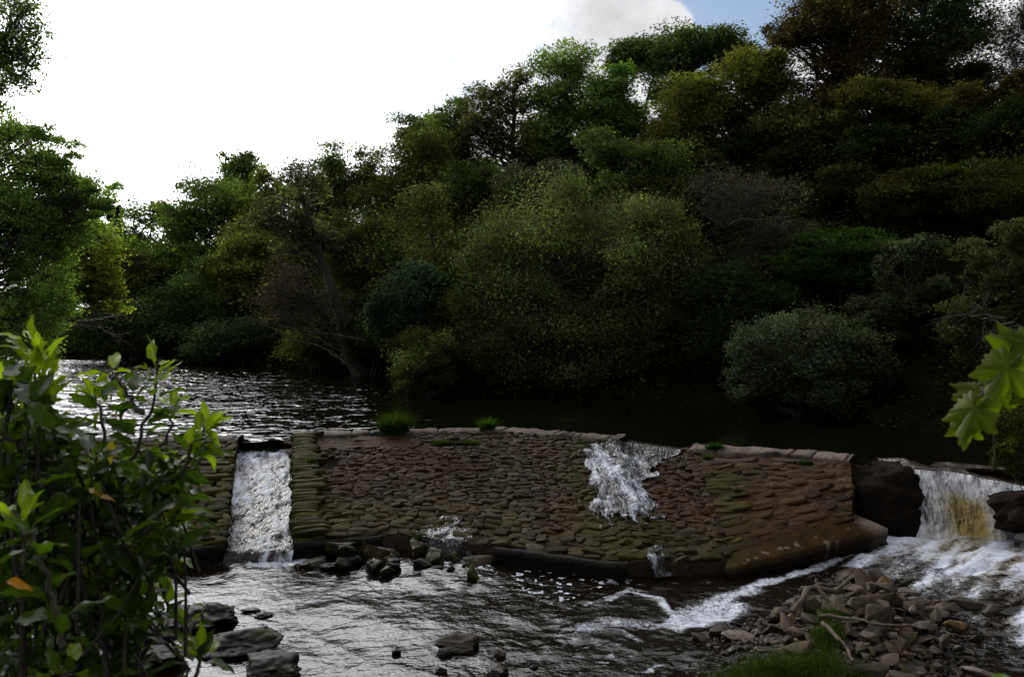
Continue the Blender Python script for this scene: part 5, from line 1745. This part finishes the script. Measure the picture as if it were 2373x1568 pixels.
def build_fore_bush():
    rng = R_(8)
    root = thing('laurel_bush', 'glossy broad-leaved bush close to the camera at the lower left', 'bush', loc=(-1.2, 1.9, 1.2))
    org = np.array([-1.2, 1.9, 1.2])
    stems = [  # (list of survey px points), distance m, density
        ([(120, 1700), (150, 1400), (110, 1100), (60, 770)], 1.55, 1), ([(160, 1700), (170, 1350), (135, 1050), (100, 800)], 1.6, 1),
        ([(200, 1300), (275, 1130), (345, 960), (370, 830)], 1.65, 1), ([(330, 960), (290, 900), (245, 858)], 1.65, 1),
        ([(240, 1250), (250, 1100), (235, 960), (215, 900)], 1.7, 1), ([(260, 1350), (370, 1180), (440, 1050), (492, 968)], 1.6, 1),
        ([(60, 1700), (40, 1300), (20, 1050), (8, 900)], 1.45, 1), ([(150, 1250), (240, 1170), (330, 1100), (400, 1080)], 1.75, 1),
        ([(330, 1700), (320, 1500), (345, 1370), (348, 1265)], 1.5, 1), ([(250, 1700), (240, 1500), (235, 1400), (228, 1310)], 1.45, 1),
        ([(200, 1400), (320, 1290), (420, 1180)], 1.6, 1), ([(150, 1500), (100, 1300), (30, 1180)], 1.25, 1),
        ([(60, 1650), (150, 1500), (190, 1420), (270, 1400)], 1.5, 1), ([(450, 1700), (455, 1560), (470, 1500)], 1.55, 1),
        ([(420, 1700), (425, 1560), (440, 1400)], 1.9, 0.35), ([(435, 1480), (465, 1430), (480, 1398)], 1.9, 0.5),
        ([(100, 1200), (70, 1050), (30, 950)], 1.7, 1), ([(300, 1200), (330, 1100), (400, 990), (395, 930)], 1.75, 1),
        ([(200, 1200), (150, 1080), (110, 960), (115, 880)], 1.75, 1), ([(100, 1650), (130, 1580), (180, 1540)], 1.3, 1),
        ([(280, 1600), (360, 1460), (390, 1380)], 1.7, 1), ([(350, 1150), (400, 1090), (470, 1030)], 1.65, 1),
    ]
    stem = Acc()
    P, D, U, Ln, Wd, Cc, Sz = [], [], [], [], [], [], []
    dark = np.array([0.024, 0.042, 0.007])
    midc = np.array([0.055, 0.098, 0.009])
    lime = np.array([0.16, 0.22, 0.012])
    for si, (pts, dist, dens) in enumerate(stems):
        W = np.array([aty(a, b, dist + 0.05 * k) for k, (a, b) in enumerate(pts)])
        tt = np.linspace(0, 1, 22)
        Q = np.stack([np.interp(tt, np.linspace(0, 1, len(W)), W[:, i]) for i in range(3)], -1)
        for _ in range(2):
            Q[1:-1] = (Q[:-2] + Q[1:-1] * 2 + Q[2:]) / 4
        Q[1:-1] += rng.normal(size=(20, 3)) * 0.003
        stem.add(*tube(Q - org, np.linspace(0.0055, 0.0022, 22) * (0.8 if dens < 1 else 1), 7))
        seglen = np.linalg.norm(np.diff(Q, axis=0), axis=1).sum()
        nn = int(seglen / 0.025 * dens)
        az = rng.uniform(0, 6.28)
        for k in range(nn):
            u = (k + 0.5) / nn
            u = u ** 0.9
            i = min(int(u * 21), 20)
            p = Q[i] + (Q[i + 1] - Q[i]) * (u * 21 - i)
            ax = (Q[i + 1] - Q[i]) / np.linalg.norm(Q[i + 1] - Q[i])
            tip = u > 0.80
            for rep in range(3 if tip else 2):
                az += 2.4 + rng.normal() * 0.3
                _, s, t2 = frame_of(ax[None])
                rad = s[0] * math.cos(az) + t2[0] * math.sin(az)
                dd = rad * (0.9 if not tip else 0.55) + ax * (0.35 if not tip else 0.8) + rng.normal(size=3) * 0.15
                if not tip:
                    dd[2] -= 0.15
                ln = (rng.uniform(0.046, 0.076) if not tip else rng.uniform(0.038, 0.064)) * (1 if dens == 1 else 0.62)
                P.append(p + rad * 0.012)
                D.append(dd)
                U.append(np.array([0, 0, 1.0]) + rng.normal(size=3) * 0.35 + ax * 0.3)
                Ln.append(ln)
                Wd.append(ln * rng.uniform(0.40, 0.52))
                Sz.append(si)
                if tip:
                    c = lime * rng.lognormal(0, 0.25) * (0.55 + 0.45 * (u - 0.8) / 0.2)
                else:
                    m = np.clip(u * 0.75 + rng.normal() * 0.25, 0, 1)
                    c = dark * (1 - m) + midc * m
                Cc.append(c)
    # inner leaves, deeper in the bush
    reg = np.array([(-60, 830), (60, 860), (120, 960), (200, 1030), (300, 1070), (420, 1060), (455, 1180), (410, 1300), (345, 1330), (330, 1450), (310, 1640), (-60, 1640)], float)
    cnt = 0
    while cnt < 1500:
        a, b = rng.uniform(-60, 460), rng.uniform(830, 1640)
        if not in_poly(np.array(a), np.array(b), reg):
            continue
        if a > 300 and rng.random() < 0.35:
            continue
        dist = rng.uniform(1.5, 2.3)
        p = aty(a, b, dist)
        dd = unit(rng, 1)[0] * np.array([1, 0.8, 0.8]) + [0.1, 0, -0.25]
        ln = rng.uniform(0.045, 0.076)
        P.append(p)
        D.append(dd)
        U.append(np.array([0, -0.2, 1.0]) + rng.normal(size=3) * 0.5)
        Ln.append(ln)
        Wd.append(ln * rng.uniform(0.42, 0.52))
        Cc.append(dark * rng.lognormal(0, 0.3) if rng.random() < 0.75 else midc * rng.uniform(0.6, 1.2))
        cnt += 1
        if cnt % 6 == 0:
            q = p + np.array([rng.normal() * 0.05, rng.normal() * 0.05, -rng.uniform(0.1, 0.25)])
            stem.add(*tube(np.array([q, (p + q) / 2 + rng.normal(size=3) * 0.01, p]) - org, [0.004, 0.003, 0.002], 5))
    P, D, U = np.array(P) - org, np.array(D), np.array(U)
    Ln, Wd, Cc = np.array(Ln), np.array(Wd), np.array(Cc)
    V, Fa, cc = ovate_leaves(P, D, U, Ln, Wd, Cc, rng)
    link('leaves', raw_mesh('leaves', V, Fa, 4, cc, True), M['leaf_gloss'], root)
    link('stems', stem.mesh('stems', True), M['twig'], root)
    # a few dying leaves
    for (a, b, dist, dv, ln, c) in (((205, 1130, 1.5, (1, 0, -0.45), 0.055, (0.24, 0.13, 0.012))), (15, 1345, 1.25, (1, 0.1, -0.3), 0.042, (0.36, 0.16, 0.02)), (262, 1020, 1.6, (-0.2, 0, -1), 0.05, (0.25, 0.19, 0.015)), (215, 1328, 1.6, (0.8, 0, 0.5), 0.025, (0.35, 0.22, 0.01))):
        V, Fa, cc = ovate_leaves(aty(a, b, dist)[None] - org, np.array([dv], float), np.array([[0.1, -0.6, 1.0]]), np.array([ln]), np.array([ln * 0.4]), np.array([c]), rng)
        link('dying_leaf', raw_mesh('dying_leaf', V, Fa, 4, cc, True), M['leaf_gloss'], root, label='yellow-orange dying leaf')


def lobed_leaf(rng, R, col, lobes=((0, 1.0), (0.95, 0.82), (-0.95, 0.82), (1.95, 0.5), (-1.95, 0.5))):
    """palmate outline in its own plane, x forward, z up; rings x angles"""
    na, nr = 72, 7
    th = np.linspace(-np.pi, np.pi, na, endpoint=False)
    r = np.full(na, 0.54)
    for (a0, l) in lobes:
        dt = np.abs((th - a0 + np.pi) % (2 * np.pi) - np.pi)
        r = np.maximum(r, l * (0.46 + 0.54 * np.clip(1 - (dt / 0.50) ** 1.15, 0, 1)))
    r *= 1 + 0.07 * np.sin(th * 19) + 0.03 * rng.normal(size=na)
    back = np.abs(np.abs(th) - np.pi) < 0.25
    r = np.where(back, 0.12, r)
    V, c = [np.zeros((1, 3))], [np.asarray(col)[None] * 1.2]
    q = np.linspace(0, 1, nr + 1)[1:]
    vein = np.zeros(na)
    for (a0, l) in lobes:
        dt = np.abs((th - a0 + np.pi) % (2 * np.pi) - np.pi)
        vein = np.maximum(vein, np.exp(-(dt / 0.07) ** 2))
    for k in q:
        rr = r * k * R
        x, y = rr * np.cos(th), rr * np.sin(th)
        z = -0.25 * R * (k ** 2) * (0.4 + 0.6 * np.abs(np.sin(th))) + 0.06 * R * np.cos(th * 5) * k - 0.03 * R * vein * k + 0.04 * R * np.sin(th * 9 + 1) * k * k
        V.append(np.stack([x, y, z], -1))
        c.append(np.asarray(col)[None] * (1 + 0.5 * vein[:, None]) * (1 + 0.06 * rng.normal(size=(na, 1))))
    V = np.concatenate(V)
    c = np.concatenate(c)
    F_ = []
    for j in range(na):
        F_.append([0, 1 + j, 1 + (j + 1) % na, 1 + (j + 1) % na])
    quads = []
    for i in range(nr - 1):
        a = 1 + i * na
        for j in range(na):
            jn = (j + 1) % na
            quads.append([a + j, a + na + j, a + na + jn, a + jn])
    tris = np.array([[0, 1 + j, 1 + (j + 1) % na] for j in range(na)])
    quads = np.array(quads)
    return V, tris, quads, c


def build_fore_vine():
    rng = R_(21)
    org = aty(2420, 800, 1.4)
    root = thing('sycamore_branch', 'overhanging branch of lobed bright green leaves at the right edge', 'branch', loc=tuple(org))
    # branch from the right
    P = np.array([aty(2520, 740, 1.5), aty(2420, 800, 1.42), aty(2350, 850, 1.4), aty(2290, 900, 1.38), aty(2250, 935, 1.38)]) - org
    t = np.linspace(0, 1, 20)
    Q = np.stack([np.interp(t, np.linspace(0, 1, 5), P[:, i]) for i in range(3)], -1)
    acc = Acc()
    acc.add(*tube(Q, np.linspace(0.004, 0.0018, 20), 7))
    leaves = [  # px, py of petiole end, radius m, pointing angle in picture (deg, 0 = right, -90 = down), tilt
        (2258, 945, 0.060, -118, 0.0, 1.0), (2262, 905, 0.046, -165, 0.2, 0.8), (2300, 905, 0.052, -98, 0.0, 0.85), (2335, 850, 0.066, -120, 0.45, 0.9),
        (2360, 805, 0.062, 160, 0.6, 0.8),  (2400, 800, 0.07, -150, 0.4, 0.9), (2398, 905, 0.05, -100, 0.3, 0.7),
        (2238, 985, 0.040, -100, 0.25, 1.05)]
    for (a, b, R, ang, tl, br) in leaves:
        V, tris, quads, c = lobed_leaf(rng, R, np.array([0.066, 0.090, 0.004]) * br)
        dx = np.array([math.cos(math.radians(ang)), -0.15, math.sin(math.radians(ang))])
        dx /= np.linalg.norm(dx)
        nz = np.array([-0.5, -0.75 - tl, 0.55 + rng.normal() * 0.25])
        dy = np.cross(nz, dx)
        dy /= np.linalg.norm(dy)
        nz = np.cross(dx, dy)
        W = V[:, :1] * dx + V[:, 1:2] * dy + V[:, 2:] * nz
        p = aty(a, b, 1.36 + rng.uniform(-0.04, 0.06)) - org
        W = W + p
        me = bpy.data.meshes.new('leaf')
        me.from_pydata([tuple(v) for v in W], [], [tuple(x) for x in tris] + [tuple(x) for x in quads])
        at = me.color_attributes.new('tint', 'FLOAT_COLOR', 'POINT')
        at.data.foreach_set('color', np.concatenate([np.clip(c, 0, 1), np.ones((len(c), 1))], 1).astype(np.float32).ravel())
        me.polygons.foreach_set('use_smooth', np.ones(len(me.polygons), bool))
        link('leaf', me, M['leaf_thin'], root)
        i = int(np.argmin(np.linalg.norm(Q - p, axis=1)))
        acc.add(*tube(np.array([Q[i], (Q[i] + p) / 2 + [0, 0, 0.006], p]), [0.0015, 0.0012, 0.001], 5))
    for (a, b, c2, d2) in ((2300, 930, 2304, 1010), (2304, 1010, 2300, 1090)):
        acc.add(*tube(np.array([aty(a, b, 1.4), aty((a + c2) / 2 + 3, (b + d2) / 2, 1.4), aty(c2, d2, 1.4)]) - org, 0.0012, 5))
    link('stem', acc.mesh('stem', True), M['twig'], root)
    # blurred leaf at the bottom right corner
    root = thing('seedling', 'blurred green leaves poking up in the bottom right corner', 'plant', loc=tuple(aty(2420, 1700, 1.1)))
    org2 = aty(2420, 1700, 1.1)
    P = np.array([aty(2440, 1640, 1.1), aty(2420, 1620, 1.1), aty(2460, 1600, 1.15)]) - org2
    D = np.array([[-1, 0.1, 0.55], [-1, 0.2, 0.15], [-0.3, 0, 0.9]])
    V, Fa, cc = ovate_leaves(P, D, np.array([[0.2, -0.6, 1]] * 3, float), np.array([0.09, 0.085, 0.07]), np.array([0.045, 0.04, 0.04]), np.array([[0.05, 0.10, 0.015]] * 3), rng, 10, 7)
    link('leaves', raw_mesh('leaves', V, Fa, 4, cc, True), M['leaf_thin'], root)
    A0 = aty(2450, 1900, 1.15) - org2
    acc = Acc()
    for p in P:
        acc.add(*tube(np.array([A0, (A0 + p) / 2 + [0.01, 0, 0], p]), [0.003, 0.002, 0.0015], 6))
    link('stem', acc.mesh('stem', True), M['twig'], root)


build_fore_bush()
build_fore_vine()

# ------------------------------------------------------------------ light
SUN_AZ, SUN_EL = math.radians(-33), math.radians(29)


def build_world():
    w = bpy.data.worlds.new('World')
    SC.world = w
    w.use_nodes = True
    nt = w.node_tree
    nt.nodes.clear()
    L = nt.links
    sky = nd(nt, 'ShaderNodeTexSky')
    sky.sky_type = 'NISHITA'
    sky.sun_disc = False
    sky.sun_elevation = SUN_EL
    sky.sun_rotation = SUN_AZ
    sky.air_density = 1.0
    tc = nd(nt, 'ShaderNodeTexCoord')
    vec = tc.outputs['Generated']
    sx = nd(nt, 'ShaderNodeSeparateXYZ')
    L.new(vec, sx.inputs[0])
    x, y, z = sx.outputs
    # clouds laid out by compass direction: cover thick toward the sun, broken to the right
    sund = Vector((math.sin(SUN_AZ) * math.cos(SUN_EL), math.cos(SUN_AZ) * math.cos(SUN_EL), math.sin(SUN_EL)))
    dt = nd(nt, 'ShaderNodeVectorMath', operation='DOT_PRODUCT')
    L.new(vec, dt.inputs[0])
    dt.inputs[1].default_value = sund
    ca = dt.outputs['Value']
    n1 = noise_tex(nt, 2.6, 8, 0.55, vec, 0.3)
    n2 = noise_tex(nt, 7.0, 6, 0.6, vec, 0.2)
    # clear blue window high ahead to the right
    blue = Vector((0.23, 0.93, 0.365)).normalized()
    db = nd(nt, 'ShaderNodeVectorMath', operation='DOT_PRODUCT')
    L.new(vec, db.inputs[0])
    db.inputs[1].default_value = blue
    win = maprange(nt, db.outputs['Value'], 0.9915, 0.9985, 0, 1, True)
    blue2 = Vector((-0.10, 0.93, 0.27)).normalized()
    db2 = nd(nt, 'ShaderNodeVectorMath', operation='DOT_PRODUCT')
    L.new(vec, db2.inputs[0])
    db2.inputs[1].default_value = blue2
    win2 = maprange(nt, db2.outputs['Value'], 0.994, 0.9998, 0, 0.6, True)
    cover = mathn(nt, 'ADD', maprange(nt, ca, -0.4, 0.75, 0.45, 0.80), mathn(nt, 'MULTIPLY', mathn(nt, 'SUBTRACT', n1, 0.5), 1.6))
    cover = mathn(nt, 'ADD', cover, mathn(nt, 'MULTIPLY', mathn(nt, 'SUBTRACT', n2, 0.5), 1.6))
    cover = mathn(nt, 'SUBTRACT', cover, mathn(nt, 'MULTIPLY', win, 1.15))
    dc = nd(nt, 'ShaderNodeVectorMath', operation='DOT_PRODUCT')
    L.new(vec, dc.inputs[0])
    dc.inputs[1].default_value = Vector(tuple(ray(1525, 84))).normalized()
    cover = mathn(nt, 'ADD', cover, maprange(nt, dc.outputs['Value'], 0.9984, 0.9999, 0, 1.3, True))
    cover = mathn(nt, 'ADD', cover, mathn(nt, 'MULTIPLY', mathn(nt, 'SUBTRACT', noise_tex(nt, 16, 5, 0.6, vec, 0.3), 0.5), 1.1))
    cov = maprange(nt, cover, 0.10, 0.55, 0, 1, True)
    # cloud brightness: strong near the sun, greyer away
    cb = mathn(nt, 'ADD', maprange(nt, ca, -0.1, 0.62, 0.50, 1.10, True), maprange(nt, ca, 0.80, 0.97, 0.0, 4.4, True))
    cb = mathn(nt, 'MULTIPLY', cb, maprange(nt, db.outputs['Value'], 0.975, 0.995, 1.0, 0.86, True))
    shade = maprange(nt, n2, 0.35, 0.65, 1.15, 0.82)
    dg = nd(nt, 'ShaderNodeVectorMath', operation='DOT_PRODUCT')
    L.new(vec, dg.inputs[0])
    dg.inputs[1].default_value = Vector((0.055, 0.95, 0.355)).normalized()
    cb = mathn(nt, 'MULTIPLY', cb, maprange(nt, mathn(nt, 'ADD', dg.outputs['Value'], mathn(nt, 'MULTIPLY', mathn(nt, 'SUBTRACT', n2, 0.5), 0.012)), 0.992, 0.9993, 1.0, 0.74, True))
    cb = mathn(nt, 'MULTIPLY', cb, shade)
    cc = nd(nt, 'ShaderNodeCombineColor')
    L.new(cb, cc.inputs[0])
    L.new(cb, cc.inputs[1])
    L.new(mathn(nt, 'MULTIPLY', cb, 1.03), cc.inputs[2])
    pale = nd(nt, 'ShaderNodeMixRGB')
    L.new(mathn(nt, 'MULTIPLY', win2, maprange(nt, n2, 0.42, 0.58, 0, 1.5, True), True), pale.inputs[0])
    L.new(cc.outputs[0], pale.inputs[1])
    pale.inputs[2].default_value = (0.62, 0.82, 1.0, 1)
    skyc = mulcol(nt, sky.outputs[0], 0.12)
    mx = nd(nt, 'ShaderNodeMixRGB')
    L.new(cov, mx.inputs[0])
    L.new(skyc, mx.inputs[1])
    L.new(pale.outputs[0], mx.inputs[2])
    bg = nd(nt, 'ShaderNodeBackground', ins={'Strength': 1.0})
    L.new(mx.outputs[0], bg.inputs[0])
    o = nd(nt, 'ShaderNodeOutputWorld')
    L.new(bg.outputs[0], o.inputs[0])
    ld = bpy.data.lights.new('sun', 'SUN')
    ld.energy = 0.9
    ld.angle = math.radians(10)
    ld.color = (1.0, 0.93, 0.82)
    lo = bpy.data.objects.new('sun', ld)
    C.objects.link(lo)
    lo.rotation_euler = sund.to_track_quat('Z', 'Y').to_euler()


build_world()

# ------------------------------------------------------------------ camera
cd = bpy.data.cameras.new('camera')
cam = bpy.data.objects.new('camera', cd)
C.objects.link(cam)
cam.location = EYE
cam.rotation_euler = (math.pi / 2 - PITCH, 0, 0)
cd.sensor_width = 36
cd.lens = 36 * F / 2373
cd.clip_start = 0.05
cd.clip_end = 9000
cd.dof.use_dof = True
cd.dof.focus_distance = 22
cd.dof.aperture_fstop = 9
SC.camera = cam

SC.render.engine = 'CYCLES'
cy = SC.cycles
cy.max_bounces = 8
cy.diffuse_bounces = 4
cy.glossy_bounces = 3
cy.transmission_bounces = 4
cy.transparent_max_bounces = 8
cy.use_denoising = True
cy.sample_clamp_indirect = 4
SC.view_settings.view_transform = 'Standard'
SC.view_settings.look = 'None'
SC.view_settings.exposure = 0
SC.view_settings.gamma = 1
